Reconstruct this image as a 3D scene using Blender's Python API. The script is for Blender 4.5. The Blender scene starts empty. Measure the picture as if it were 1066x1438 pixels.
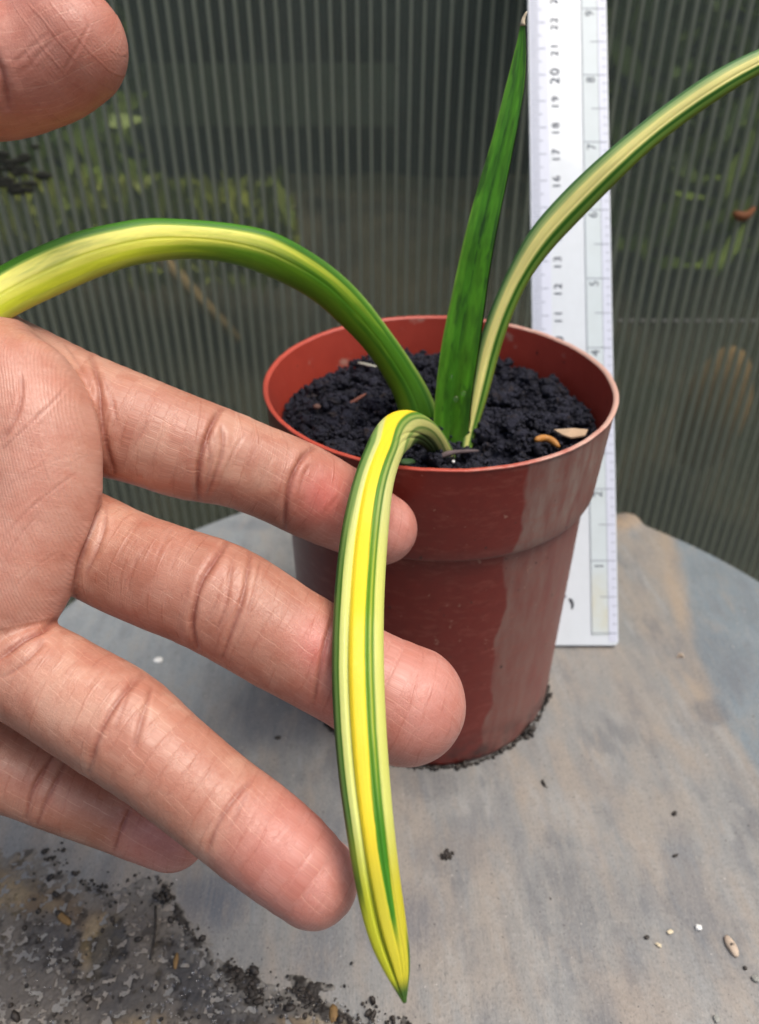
import bpy, bmesh, math, random
import numpy as np
import openvdb
from mathutils import Vector, Matrix

# ------------------------------------------------------------------ camera, sky, sun, exposure
scene = bpy.context.scene
COL = scene.collection
CM = 0.01
F_PX, PITCH, CAM_H = 1116.0, math.radians(34.63), 19.79      # focal length (px of 1066x1438), tilt, height over the table in cm
cam_data = bpy.data.cameras.new('camera')
cam_data.sensor_fit = 'VERTICAL'
cam_data.sensor_height = 24.0
cam_data.lens = F_PX / 1438.0 * 24.0
cam_data.clip_start = 0.005
cam_data.clip_end = 100.0
cam_data.dof.use_dof = True
cam_data.dof.focus_distance = 0.142
cam_data.dof.aperture_fstop = 13.5
cam = bpy.data.objects.new('camera', cam_data)
COL.objects.link(cam)
cam.location = (0, 0, CAM_H * CM)
cam.rotation_euler = (math.pi / 2 - PITCH, 0, 0)
scene.camera = cam

SUN_EL, SUN_AZ = math.radians(70), math.radians(106)          # azimuth measured from +Y towards +X
world = bpy.data.worlds.new("World")
scene.world = world
world.use_nodes = True
wt = world.node_tree
wt.nodes.clear()
sky = wt.nodes.new('ShaderNodeTexSky')
sky.sky_type = 'NISHITA'
sky.sun_disc = False
sky.sun_elevation = SUN_EL
sky.sun_rotation = SUN_AZ
sky.air_density = 1.0
sky.dust_density = 6.0
sky.ozone_density = 1.0
bg = wt.nodes.new('ShaderNodeBackground')
bg.inputs[1].default_value = 0.10
wo = wt.nodes.new('ShaderNodeOutputWorld')
wt.links.new(sky.outputs[0], bg.inputs[0])
wt.links.new(bg.outputs[0], wo.inputs[0])
sun_data = bpy.data.lights.new('sun', 'SUN')
sun_data.energy = 1.5
sun_data.angle = math.radians(38)
sun_data.color = (1.0, 0.97, 0.92)
sun = bpy.data.objects.new('sun', sun_data)
COL.objects.link(sun)
sd = Vector((math.cos(SUN_EL) * math.sin(SUN_AZ), math.cos(SUN_EL) * math.cos(SUN_AZ), math.sin(SUN_EL)))
sun.rotation_euler = sd.to_track_quat('Z', 'Y').to_euler()
sun.location = sd * 2
scene.view_settings.view_transform = 'Standard'
scene.view_settings.look = 'None'
scene.view_settings.gamma = 1.0
scene.view_settings.exposure = 0.58
scene.cycles.max_bounces = 10
scene.cycles.transparent_max_bounces = 16

rng = np.random.default_rng(7)
random.seed(7)
CP, SP = math.cos(PITCH), math.sin(PITCH)

# ------------------------------------------------------------------ helpers
def cam_to_world(c):
    """camera axes (right, up, depth; cm) to world cm"""
    c = np.asarray(c, float)
    x, y, z = c[..., 0], c[..., 1], c[..., 2]
    return np.stack([x, z * CP + y * SP, CAM_H - z * SP + y * CP], -1)

def P(px, py, z):
    a, b = (np.asarray(px, float) - 533) / F_PX, (719 - np.asarray(py, float)) / F_PX
    z = np.asarray(z, float)
    return cam_to_world(np.stack([a * z, b * z, z + 0 * a], -1))

def on_plane(px, py, h=0.0):
    t = (np.asarray(py, float) - 719) / F_PX
    return P(px, py, (CAM_H - h) / (SP + t * CP))

def lin(r, g, b, k=1.0):
    f = lambda c: (c / 12.92 if c <= 0.04045 else ((c + 0.055) / 1.055) ** 2.4)
    return np.array([f(r / 255) * k, f(g / 255) * k, f(b / 255) * k])

def smooth01(x, a, b):
    t = np.clip((x - a) / (b - a), 0, 1)
    return t * t * (3 - 2 * t)

_perm = rng.permutation(4096)
def _hash(*ij):
    h = np.zeros_like(ij[0])
    for k in ij:
        h = _perm[(h + k) & 4095]
    return h / 4095.0
def noise2(x, y, seed=0):
    x, y = np.asarray(x, float) + 100, np.asarray(y, float) + 100
    xi, yi = np.floor(x).astype(int), np.floor(y).astype(int)
    fx, fy = x - xi, y - yi
    fx, fy = fx * fx * (3 - 2 * fx), fy * fy * (3 - 2 * fy)
    s = np.full_like(xi, seed)
    return ((_hash(xi, yi, s) * (1 - fx) + _hash(xi + 1, yi, s) * fx) * (1 - fy)
            + (_hash(xi, yi + 1, s) * (1 - fx) + _hash(xi + 1, yi + 1, s) * fx) * fy)
def fbm2(x, y, seed=0, oct=4):
    a, tot, amp = 0, 0, 1.0
    for o in range(oct):
        a = a + noise2(x * 2 ** o, y * 2 ** o, seed + o) * amp
        tot += amp
        amp *= 0.55
    return a / tot

def mesh_obj(name, verts, faces, mat=None, parent=None, smooth=True, color=None, vec=None, origin=None):
    """verts in cm (world, or local to the parent)"""
    verts = np.asarray(verts, float)
    o3 = np.zeros(3) if origin is None else np.asarray(origin, float)
    me = bpy.data.meshes.new(name)
    me.from_pydata(((verts - o3) * CM).tolist(), [], faces if isinstance(faces, list) else np.asarray(faces).tolist())
    if smooth:
        me.polygons.foreach_set('use_smooth', np.ones(len(me.polygons), bool))
    if color is not None:
        at = me.color_attributes.new('Col', 'FLOAT_COLOR', 'POINT')
        c4 = np.ones((len(verts), 4), np.float32)
        c4[:, :color.shape[1]] = color
        at.data.foreach_set('color', c4.ravel())
    if vec is not None:
        for k, v in vec.items():
            at = me.attributes.new(k, 'FLOAT_VECTOR', 'POINT')
            at.data.foreach_set('vector', np.asarray(v, np.float32).ravel())
    me.update()
    if mat:
        me.materials.append(mat)
    ob = bpy.data.objects.new(name, me)
    ob.location = o3 * CM
    COL.objects.link(ob)
    if parent:
        ob.parent = parent
    return ob

def tag(o, label=None, cat=None, group=None, kind=None):
    if label: o['label'] = label
    if cat: o['category'] = cat
    if group: o['group'] = group
    if kind: o['kind'] = kind
    return o

def empty(name, loc=(0, 0, 0)):
    o = bpy.data.objects.new(name, None)
    o.empty_display_size = 0.01
    COL.objects.link(o)
    o.location = np.asarray(loc) * CM
    return o

def box_vf(x0, x1, y0, y1, z0, z1):
    v = [(x, y, z) for z in (z0, z1) for y in (y0, y1) for x in (x0, x1)]
    return v, [(0, 2, 3, 1), (4, 5, 7, 6), (0, 1, 5, 4), (2, 6, 7, 3), (0, 4, 6, 2), (1, 3, 7, 5)]

def lathe(profile, n=160):
    """profile: list of (r, z) rings; returns verts, quads"""
    th = np.linspace(0, 2 * np.pi, n, endpoint=False)
    v = np.concatenate([np.stack([r * np.cos(th), r * np.sin(th), np.full(n, z)], -1) for r, z in profile])
    q = []
    for k in range(len(profile) - 1):
        a, b = k * n, (k + 1) * n
        for i in range(n):
            j = (i + 1) % n
            q.append((a + i, a + j, b + j, b + i))
    return v, q

_ico = {}
def ico(sub):
    if sub not in _ico:
        bm = bmesh.new()
        bmesh.ops.create_icosphere(bm, subdivisions=sub, radius=1)
        bm.verts.ensure_lookup_table()
        _ico[sub] = (np.array([v.co[:] for v in bm.verts]), np.array([[v.index for v in f.verts] for f in bm.faces]))
        bm.free()
    return _ico[sub]

def lump(sub, size, rough, seed):
    v, f = ico(sub)
    r = np.random.default_rng(seed)
    d = np.zeros(len(v))
    for fr, a in ((2.0, 1.0), (4.2, .55), (8.0, .3)):
        k = r.normal(size=(5, 3)) * fr
        d += a * np.sin(v @ k.T + r.uniform(0, 6.28, 5)).mean(1)
    return v * (1 + rough * d)[:, None] * np.asarray(size), f

def clumps(items, sub, rough):
    """many rough lumps in one mesh: items = (pos, size3)"""
    base = [lump(sub, (1, 1, 1), rough, 500 + i)[0] for i in range(14)]
    f0 = ico(sub)[1]
    V, Fs, n = [], [], 0
    for i, (p, s) in enumerate(items):
        q = base[i % 14]
        m = np.array(Matrix.Rotation(random.uniform(0, 6.28), 3, Vector(rng.normal(size=3))))
        V.append((q * np.asarray(s)) @ m.T + p)
        Fs.append(f0 + n)
        n += len(q)
    return np.concatenate(V), np.concatenate(Fs)

def tube(points, radii, n=10, caps=True):
    pts = np.asarray(points, float)
    V, Fs = [], []
    up = np.array([0.13, 0.2, 0.97])
    for i, p in enumerate(pts):
        t = pts[min(i + 1, len(pts) - 1)] - pts[max(i - 1, 0)]
        t /= np.linalg.norm(t)
        s = np.cross(t, up); s /= np.linalg.norm(s)
        u = np.cross(s, t)
        th = np.linspace(0, 2 * np.pi, n, endpoint=False)
        V.append(p + radii[i] * (np.cos(th)[:, None] * s + np.sin(th)[:, None] * u))
    V = np.concatenate(V)
    for i in range(len(pts) - 1):
        for j in range(n):
            k = (j + 1) % n
            Fs.append((i * n + j, i * n + k, (i + 1) * n + k, (i + 1) * n + j))
    if caps:
        Fs.append(tuple(range(n))[::-1]); Fs.append(tuple(range((len(pts) - 1) * n, len(pts) * n)))
    return V, Fs

def resample(pts, n, sm=0):
    p = np.asarray(pts, float)
    for _ in range(3):                       # corner cutting, ends kept
        q = np.empty((2 * len(p), p.shape[1]))
        q[0::2] = p; q[1::2] = p
        a = 0.75 * p[:-1] + 0.25 * p[1:]; b = 0.25 * p[:-1] + 0.75 * p[1:]
        p = np.concatenate([p[:1], np.stack([a, b], 1).reshape(-1, p.shape[1]), p[-1:]])
    d = np.r_[0, np.cumsum(np.linalg.norm(np.diff(p[:, :2], axis=0), axis=1))]
    t = np.linspace(0, d[-1], n)
    return np.stack([np.interp(t, d, p[:, k]) for k in range(p.shape[1])], -1)

# ------------------------------------------------------------------ node materials
class NT:
    def __init__(self, name):
        self.m = bpy.data.materials.new(name)
        self.m.use_nodes = True
        self.t = self.m.node_tree
        self.t.nodes.clear()
        self.out = self.t.nodes.new('ShaderNodeOutputMaterial')
    def n(self, typ, inp=None, **kw):
        nd = self.t.nodes.new(typ)
        for k, v in kw.items():
            setattr(nd, k, v)
        for k, v in (inp or {}).items():
            s = nd.inputs[k]
            if isinstance(v, bpy.types.NodeSocket):
                self.t.links.new(v, s)
            elif hasattr(v, '__len__') and len(v) == 3 and s.type == 'RGBA':
                s.default_value = (*[float(q) for q in v], 1)
            else:
                s.default_value = v
        return nd
    def noise(self, vec, scale, detail=4, rough=.55, dist=0.0):
        return self.n('ShaderNodeTexNoise', {'Vector': vec, 'Scale': scale, 'Detail': detail, 'Roughness': rough, 'Distortion': dist}).outputs[0]
    def mapping(self, vec, scale=(1, 1, 1), rot=(0, 0, 0), loc=(0, 0, 0)):
        return self.n('ShaderNodeMapping', {'Vector': vec, 'Scale': scale, 'Rotation': rot, 'Location': loc}).outputs[0]
    def ramp(self, fac, *stops, interp='LINEAR'):
        r = self.n('ShaderNodeValToRGB', {'Fac': fac})
        r.color_ramp.interpolation = interp
        e = r.color_ramp.elements
        while len(e) < len(stops):
            e.new(0.5)
        for k, (p, c) in enumerate(stops):
            e[k].position = p
            c = (c, c, c) if not hasattr(c, '__len__') else c
            e[k].color = (*[float(q) for q in c], 1)
        return r.outputs[0]
    def mix(self, fac, a, b, mode='MIX'):
        nd = self.n('ShaderNodeMix', data_type='RGBA', blend_type=mode)
        for k, v in ((0, fac), (6, a), (7, b)):
            s = nd.inputs[k]
            if isinstance(v, bpy.types.NodeSocket): self.t.links.new(v, s)
            elif hasattr(v, '__len__'): s.default_value = (*[float(q) for q in v], 1)
            else: s.default_value = v
        return nd.outputs[2]
    def math(self, op, a, b=0.0, clamp=False):
        nd = self.n('ShaderNodeMath', {0: a, 1: b}, operation=op)
        nd.use_clamp = clamp
        return nd.outputs[0]
    def bump(self, h, strength, dist=0.001, normal=None):
        i = {'Height': h, 'Strength': strength, 'Distance': dist}
        if normal: i['Normal'] = normal
        return self.n('ShaderNodeBump', i).outputs[0]
    def attr(self, name):
        return self.n('ShaderNodeAttribute', attribute_name=name)
    def obj(self):
        return self.n('ShaderNodeTexCoord').outputs['Object']
    def done(self, **inp):
        b = self.n('ShaderNodeBsdfPrincipled', {k.replace('_', ' '): v for k, v in inp.items()})
        self.t.links.new(b.outputs[0], self.out.inputs[0])
        return self.m

def mat_simple(name, col, rough=.6, spec=.4, noise_scale=400, var=.25, bump=.2, bump_dist=.0004):
    t = NT(name)
    o = t.obj()
    n = t.noise(o, noise_scale, 5)
    c = t.mix(n, np.asarray(col) * (1 - var), np.clip(np.asarray(col) * (1 + var), 0, 1))
    return t.done(Base_Color=c, Roughness=rough, Specular_IOR_Level=spec, Normal=t.bump(n, bump, bump_dist))

# ================================================================== LARGE STRUCTURE
# ---- ground under and outside the greenhouse wall
t = NT('outside_earth')
o = t.obj()
big = t.noise(o, 7, 3, .55)
fine = t.noise(o, 90, 5, .6)
c = t.ramp(big, (.34, lin(44, 46, 42)), (.46, lin(100, 94, 76)), (.56, lin(66, 72, 54)), (.70, lin(128, 114, 86)))
c = t.mix(t.math('MULTIPLY', fine, .6), c, lin(40, 38, 34))
M_EARTH = t.done(Base_Color=c, Roughness=.95, Specular_IOR_Level=.15, Normal=t.bump(fine, .6, .004))
gx, gy = np.meshgrid(np.linspace(-160, 160, 120), np.linspace(41, 260, 110))
gz = -26 + 26 * smooth01(gy, 43, 78) + 10 * smooth01(gy, 80, 200) + 3.0 * (fbm2(gx / 9, gy / 9, 3) - .5) * smooth01(gy, 41, 46)
gv = np.stack([gx, gy, gz], -1).reshape(-1, 3)
gq = [(r * 120 + k, r * 120 + k + 1, (r + 1) * 120 + k + 1, (r + 1) * 120 + k) for r in range(109) for k in range(119)]
tag(mesh_obj('ground', gv, gq, M_EARTH), kind='structure')
M_FLOOR = mat_simple('greenhouse_floor', lin(95, 92, 86), .9, .2, 40, .3, .4, .002)
v, f = box_vf(-160, 160, -160, 41, -74, -70)
tag(mesh_obj('floor', v, f, M_FLOOR, smooth=False), kind='structure')

# ---- dark hedge and bits behind the wall
def leaf_cards(n, box, size, seed, up=0.0):
    r = np.random.default_rng(seed)
    (x0, x1), (y0, y1), (z0, z1) = box
    p = np.stack([r.uniform(x0, x1, n), r.uniform(y0, y1, n), r.uniform(z0, z1, n)], -1)
    a = r.normal(size=(n, 3)); a[:, 2] += up; a /= np.linalg.norm(a, axis=1)[:, None]
    b = np.cross(a, r.normal(size=(n, 3))); b /= np.linalg.norm(b, axis=1)[:, None]
    s = r.uniform(.6, 1.3, n)[:, None] * size
    c = np.cross(a, b)
    V = np.stack([p - a * s, p + b * s * .3 + c * s * .08, p + a * s, p - b * s * .3 + c * s * .08], 1).reshape(-1, 3)
    F = np.arange(n * 4).reshape(n, 4)
    return V, F
t = NT('hedge_leaf')
o = t.obj()
c = t.ramp(t.noise(o, 8, 3), (.32, lin(34, 44, 34)), (.44, lin(92, 116, 50)), (.58, lin(156, 180, 74)))
M_HEDGE = t.done(Base_Color=c, Roughness=.5)
parts = [leaf_cards(3200, ((-80, -23), (72, 90), (-4, 50)), 2.4, 1), leaf_cards(4200, ((17, 80), (66, 90), (-2, 50)), 2.4, 3),
         leaf_cards(500, ((-24, 18), (84, 91), (20, 50)), 2.4, 2)]
V = np.concatenate([q[0] for q in parts]); Fq = []; n0 = 0
for q in parts:
    Fq.append(q[1] + n0); n0 += len(q[0])
tag(mesh_obj('hedge', V, np.concatenate(Fq), M_HEDGE), 'dark hedge seen blurred through the ribbed greenhouse wall', 'hedge', kind='stuff')
t = NT('grass_blade')
c = t.ramp(t.noise(t.obj(), 14, 2), (.35, lin(104, 122, 44)), (.65, lin(164, 172, 72)))
M_GRASS = t.done(Base_Color=c, Roughness=.6)
V, Fq = leaf_cards(1800, ((-34, -7), (62, 67), (-1.0, 5.5)), 1.5, 5, 2.2)
tag(mesh_obj('grass', V, Fq, M_GRASS), 'strip of yellow green grass seen through the left of the ribbed wall', 'grass', kind='stuff')
M_BACKDROP = mat_simple('dark_backdrop', lin(20, 30, 40), .7, .3, 14, .5, .3, .003)  # added dark panel: keeps the bright sky out, stands for deep shade
v, f = box_vf(-95, 95, 94, 96, -6, 62)
tag(mesh_obj('backdrop', v, f, M_BACKDROP, smooth=False, origin=(0, 95, -6)), 'blackish blue fence panel added to darken the view behind the ribbed wall', 'backdrop')
M_BOARD = mat_simple('weathered_board', lin(112, 122, 104), .9, .2, 30, .35, .3, .001)
v, f = box_vf(-31.5, 1.6, 93.55, 93.98, 5.4, 11.3)
tag(mesh_obj('board', np.array(v), f, M_BOARD, smooth=False, origin=(-15, 93.9, 5.4)), 'grey weathered board nailed across the dark fence, upper left', 'board')
M_STONE = mat_simple('tan_stone', lin(168, 138, 94), .9, .2, 50, .3, .4, .003)
v, f = lump(3, (2.5, 1.6, 4.9), .12, 44)
b = mesh_obj('stone', v, f, M_STONE); b.location = np.array([23.6, 50.5, -6.5]) * CM
tag(b, 'tan oval stone standing behind the wall at right', 'stone')
M_CANE = mat_simple('cane', lin(150, 128, 88), .7, .3, 80, .25, .3, .001)
V, Fq = tube([P(215, 350, 58), P(270, 410, 60), P(335, 478, 62)], [.55, .5, .4], 8)
tag(mesh_obj('cane', V, Fq, M_CANE, origin=P(335, 478, 62)), 'tan dry cane slanting behind the wall under the left arching leaf', 'cane')

# ---- ribbed twin-wall greenhouse sheet
WALL_Y, PITCH_X = 39.7, 0.575
def wall_mat(name, trans, col, gloss):
    t = NT(name)
    o = t.obj()
    dirt = t.noise(o, 22, 5, .6)
    spots = t.ramp(t.noise(o, 330, 2, .5), (.68, 0.0), (.78, 1.0))
    fac = t.math('ADD', t.math('MULTIPLY', dirt, .20), 1 - trans - .10, True)
    fac = t.math('ADD', fac, t.math('MULTIPLY', spots, .10), True)
    tr = t.n('ShaderNodeBsdfTransparent', {'Color': (.95, .95, .93)})
    di = t.n('ShaderNodeBsdfDiffuse', {'Color': col})
    m1 = t.n('ShaderNodeMixShader', {0: fac, 1: tr.outputs[0], 2: di.outputs[0]})
    gl = t.n('ShaderNodeBsdfGlossy', {'Color': (.9, .95, .95), 'Roughness': .28})
    fr = t.n('ShaderNodeFresnel', {'IOR': 1.35})
    m2 = t.n('ShaderNodeMixShader', {0: t.math('MULTIPLY', fr.outputs[0], gloss), 1: m1.outputs[0], 2: gl.outputs[0]})
    t.t.links.new(m2.outputs[0], t.out.inputs[0])
    return t.m
M_SKIN_F = wall_mat('polycarbonate_sheet', .84, lin(132, 142, 130), .6)
M_RIB = wall_mat('polycarbonate_rib', .20, lin(226, 228, 208), .4)
WX0, WX1, WZ0, WZ1 = -36.8, 36.8, -30.0, 40.0
wall = empty('greenhouse_wall', (0, WALL_Y, WZ0))
tag(wall, 'dark ribbed translucent greenhouse wall panel behind the table', 'wall')
for nm, y0 in (('front_sheet', 0.0), ('back_sheet', .36)):
    v, f = box_vf(WX0, WX1, y0, y0 + .05, 0, WZ1 - WZ0)
    mesh_obj(nm, v, f, M_SKIN_F, wall, smooth=False)
v, f = box_vf(-.065, .065, .055, .355, 0.02, WZ1 - WZ0 - .02)
proto = mesh_obj('rib', v, f, M_RIB, wall, smooth=False)
nrib = int((WX1 - WX0) / PITCH_X)
for i in range(nrib):
    rb = proto if i == 0 else proto.copy()
    if i: COL.objects.link(rb); rb.parent = wall
    rb.location = ((WX0 + .2 + i * PITCH_X) * CM, 0, 0)
# pale broken seam seen right of the ruler, and what sticks to the sheet
M_SEAM = mat_simple('pale_seam', lin(140, 140, 130), .6, .3)
wpt = lambda px, py, y=WALL_Y: P(px, py, y / (CP + (719 - py) / F_PX * SP))
sz = wpt(960, 450)[2]
vs, fs = [], []
for i in range(nrib):
    x = WX0 + .2 + (i + .5) * PITCH_X
    if x < 12 or x > 30: continue
    v, f = box_vf(x - .14, x + .14, -.03, -.004, sz - WZ0 - .07, sz - WZ0 + .07)
    fs += [tuple(k + len(vs) for k in q) for q in f]; vs += v
b = mesh_obj('seam', vs, fs, M_SEAM, wall, smooth=False); b['kind'] = 'stuff'
M_BROWN = mat_simple('dry_brown', lin(120, 74, 44), .7, .3, 200, .3)
pts = [wpt(1030, 298, WALL_Y - .15), wpt(1040, 305, WALL_Y - .3), wpt(1050, 303, WALL_Y - .3), wpt(1060, 291, WALL_Y - .15)]
V, Fq = tube(resample([list(p) for p in pts], 9), [.08, .16, .2, .22, .22, .2, .17, .13, .07], 8)
tag(mesh_obj('curled_leaf', V, Fq, M_BROWN, origin=pts[0]), 'small curled brown dead leaf stuck on the wall at right', 'dead leaf')
M_GREYMUD = mat_simple('grey_mud', lin(58, 58, 50), .9, .2, 300, .4)
its = []
for i in range(26):
    p = wpt(np.clip(rng.normal(22, 22), -30, 60), np.clip(rng.normal(240, 18), 205, 275), WALL_Y - .03)
    its.append((p, (rng.uniform(.15, .5), .04, rng.uniform(.08, .25))))
vs, fs = [], []
V, Fq = [], []; n0 = 0
for p, s in its:
    lv, lf = lump(2, s, .25, int(rng.integers(1e6)))
    V.append(lv + p); Fq.append(lf + n0); n0 += len(lv)
b = mesh_obj('mud_splash', np.concatenate(V), np.concatenate(Fq), M_GREYMUD)
tag(b, 'grey mud splash dried on the wall under the thumb', 'mud', kind='stuff')

# ================================================================== TABLE
TC, TR = np.array([1.95, 15.76]), 15.28
nr, na = 190, 520
rr = np.r_[np.linspace(0, TR - .25, nr - 4), TR - .12, TR - .04, TR - .005, TR]
zz = np.r_[np.zeros(nr - 4), -.02, -.07, -.16, -.3]
th = np.linspace(0, 2 * np.pi, na, endpoint=False)
R_, A_ = np.meshgrid(rr[1:], th, indexing='ij')
edge = 1 + .0025 * (fbm2(A_ * 5, A_ * 0, 8) - .5)
fa = on_plane(882, 731)
A0 = math.atan2(fa[1] - TC[1], fa[0] - TC[0])
lift = np.exp(-((A_ - A0) / .034) ** 4) * smooth01(R_, TR - 2.0, TR - .2) * (.75 + .5 * fbm2(A_ * 60, R_ * 0, 9))
edge = edge + .016 * lift
tx, ty = TC[0] + R_ * edge * np.cos(A_), TC[1] + R_ * edge * np.sin(A_)
tz = np.repeat(zz[1:, None], na, 1) + .04 * (fbm2(tx * .9, ty * .5, 5) - .6) * (R_ < TR - .3)
tz = np.minimum(tz, 0) + .16 * lift
tv = np.concatenate([[[TC[0], TC[1], -.01]], np.stack([tx, ty, tz], -1).reshape(-1, 3)])
tf = [(0, 1 + i, 1 + (i + 1) % na) for i in range(na)]
for k in range(nr - 2):
    a = 1 + k * na
    tf += [(a + i, a + na + i, a + na + (i + 1) % na, a + (i + 1) % na) for i in range(na)]
low = len(tv)
tv = np.concatenate([tv, np.stack([TC[0] + TR * np.cos(th), TC[1] + TR * np.sin(th), np.full(na, -1.6)], -1)])
a = 1 + (nr - 2) * na
tf += [(a + i, low + i, low + (i + 1) % na, a + (i + 1) % na) for i in range(na)]
tf.append(tuple(range(low, low + na))[::-1])
# colour: weathered grey paint over tan wood, blue grey sound paint at the far right, paler blue grey at the far left
X, Y = tv[:, 0], tv[:, 1]
ang = np.radians(8)
u_, v_ = X * np.cos(ang) + Y * np.sin(ang), -X * np.sin(ang) + Y * np.cos(ang)
grey, tan, blue, dark, pale = lin(126, 127, 125), lin(142, 133, 122), lin(108, 121, 128), lin(84, 87, 92), lin(150, 152, 150)
st = fbm2(u_ * 1.6, v_ * .35, 11)
st2 = fbm2(u_ * 4.2, v_ * .7, 17)
pt = fbm2(X * .35, Y * .35, 23)
colr = grey + (tan - grey) * (.75 * smooth01(st * .6 + pt * .4, .42, .64))[:, None]
colr = colr + (pale - colr) * (.45 * smooth01(st2, .52, .75))[:, None]
colr = colr + (dark - colr) * (.5 * smooth01(fbm2(u_ * 1.1 + 9, v_ * .6, 31) * .7 + st2 * .3, .555, .67))[:, None]
wob = .9 * (fbm2(X * .5, Y * .5, 41) - .5)
fl = np.array([on_plane(*q)[:2] for q in [(925, 722), (950, 775), (962, 830), (975, 900), (1010, 1000), (1066, 1090)]])
bx = np.interp(Y, fl[::-1, 1], fl[::-1, 0])
bmask = smooth01(X - bx + wob * .6, -.15, .25) * (Y > 13)
bl = blue * (.85 + .35 * fbm2(X * .9, Y * .9, 51))[:, None]
colr = colr + (bl - colr) * (.92 * bmask)[:, None]
rimtan = np.exp(-((X - bx + wob * .6 + .35) / .35) ** 2) * (Y > 17)
colr = colr + (lin(156, 138, 116) - colr) * (.7 * rimtan)[:, None]
fmk = np.r_[0, lift.ravel(), np.zeros(na)][:len(tv)]
colr = colr + (lin(160, 138, 112) - colr) * (.9 * smooth01(fmk, .15, .7))[:, None]
lmask = smooth01(-X + wob * 1.5, 3.0, 6.5) * smooth01(Y, 13, 20)
colr = colr + (lin(134, 144, 150) - colr) * (.7 * lmask)[:, None]
for px, py, rx, ry, cc, k in [(400, 985, 80, 60, (80, 84, 92), .8), (330, 1020, 60, 40, (92, 94, 98), .6), (560, 1290, 70, 60, (78, 84, 96), .7), (300, 1262, 60, 45, (74, 84, 98), .8),  # first blob paints in the dark shading left of the pot foot
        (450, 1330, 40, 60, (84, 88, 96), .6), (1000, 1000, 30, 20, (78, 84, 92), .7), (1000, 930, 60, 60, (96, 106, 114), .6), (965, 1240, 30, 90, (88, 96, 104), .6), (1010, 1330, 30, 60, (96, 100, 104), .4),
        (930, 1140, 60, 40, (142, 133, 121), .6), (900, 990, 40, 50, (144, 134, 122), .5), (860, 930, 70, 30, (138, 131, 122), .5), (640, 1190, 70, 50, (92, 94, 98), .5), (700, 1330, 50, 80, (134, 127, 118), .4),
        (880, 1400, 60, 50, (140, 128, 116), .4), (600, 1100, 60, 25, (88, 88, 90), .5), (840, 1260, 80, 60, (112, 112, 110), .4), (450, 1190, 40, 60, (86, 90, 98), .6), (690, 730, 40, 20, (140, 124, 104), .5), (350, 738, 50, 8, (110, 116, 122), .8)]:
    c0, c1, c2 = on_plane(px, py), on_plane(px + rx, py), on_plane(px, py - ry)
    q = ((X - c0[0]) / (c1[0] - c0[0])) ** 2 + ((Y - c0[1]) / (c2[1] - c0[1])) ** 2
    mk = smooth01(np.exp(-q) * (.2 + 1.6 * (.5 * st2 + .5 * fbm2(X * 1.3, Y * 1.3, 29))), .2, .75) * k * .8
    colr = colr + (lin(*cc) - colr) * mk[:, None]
t = NT('weathered_table_paint')
o = t.obj()
vc = t.attr('Col').outputs[0]
grain = t.noise(t.mapping(o, (1, .10, 1), (0, 0, -.14)), 1100, 4, .6)
patch = t.noise(t.mapping(o, (1, .35, 1), (0, 0, -.14)), 130, 6, .65)
mott = t.noise(o, 420, 5, .65)
c = t.mix(t.ramp(grain, (.35, 0.0), (.7, .55)), vc, t.mix(.4, vc, lin(160, 152, 142)))
c = t.mix(t.ramp(patch, (.50, 0.0), (.68, .45)), c, lin(98, 100, 104))
c = t.mix(t.ramp(patch, (.32, .35), (.47, 0.0)), c, lin(154, 142, 128))
c = t.mix(t.ramp(mott, (.55, 0.0), (.72, .4)), c, lin(104, 102, 100))
fleck = t.noise(t.mapping(o, (1, .5, 1)), 2200, 3, .6)
c = t.mix(t.ramp(fleck, (.54, 0.0), (.68, .42)), c, lin(78, 77, 76))
c = t.mix(t.ramp(fleck, (.30, .25), (.43, 0.0)), c, lin(172, 168, 160))
spk = t.ramp(t.noise(o, 900, 2, .5), (.70, 0.0), (.76, 1.0))
c = t.mix(spk, c, lin(60, 58, 56))
spk2 = t.ramp(t.noise(t.mapping(o, loc=(3, 1, 2)), 800, 2, .5), (.73, 0.0), (.78, .8))
c = t.mix(spk2, c, lin(205, 200, 190))
rg = t.ramp(patch, (.3, .36), (.7, .62))
h = t.math('ADD', t.math('MULTIPLY', grain, .5), mott)
M_TABLE = t.done(Base_Color=c, Roughness=rg, Specular_IOR_Level=.45, Normal=t.bump(h, .55, .0004))
table = empty('round_table', (TC[0], TC[1], -70))
tag(table, 'round weathered grey table top with worn tan patches under the pot', 'table')
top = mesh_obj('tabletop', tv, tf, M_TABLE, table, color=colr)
top.location = -np.array(table.location)
v, f = lathe([(14, .0), (14, 1.5), (2.6, 3.5), (2.2, 66), (6.5, 68.4)], 40)
mesh_obj('pedestal', v, f, mat_simple('table_pedestal', lin(90, 92, 92), .6), table)

# ================================================================== WET SOIL SMEAR at the near left of the table
GX, GY, ds = (-10.5, 1.2), (7.4, 14.0), .03
xs, ys = np.arange(*GX, ds), np.arange(*GY, ds)
sx, sy = np.meshgrid(xs, ys)
bpx = [(0, 1195), (60, 1205), (130, 1255), (200, 1235), (235, 1250), (262, 1300), (300, 1335), (340, 1372), (400, 1380), (470, 1400), (560, 1436), (640, 1500)]
bw = np.array([on_plane(*q)[:2] for q in bpx])
byy = np.interp(sx, bw[:, 0], bw[:, 1])
inside = byy - sy + 1.0 * (fbm2(sx * 1.2, sy * 1.2, 61) - .5) + .5 * (fbm2(sx * 5, sy * 5, 62) - .5)
fineh = fbm2(sx * 7, sy * 7, 63, 5)
pore = fbm2(sx * 8, sy * 8, 64, 2)
hgt = smooth01(inside, -.10, .8) * (.03 + .055 * (fineh - .33)) - .05 * smooth01(pore, .58, .66)
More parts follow.
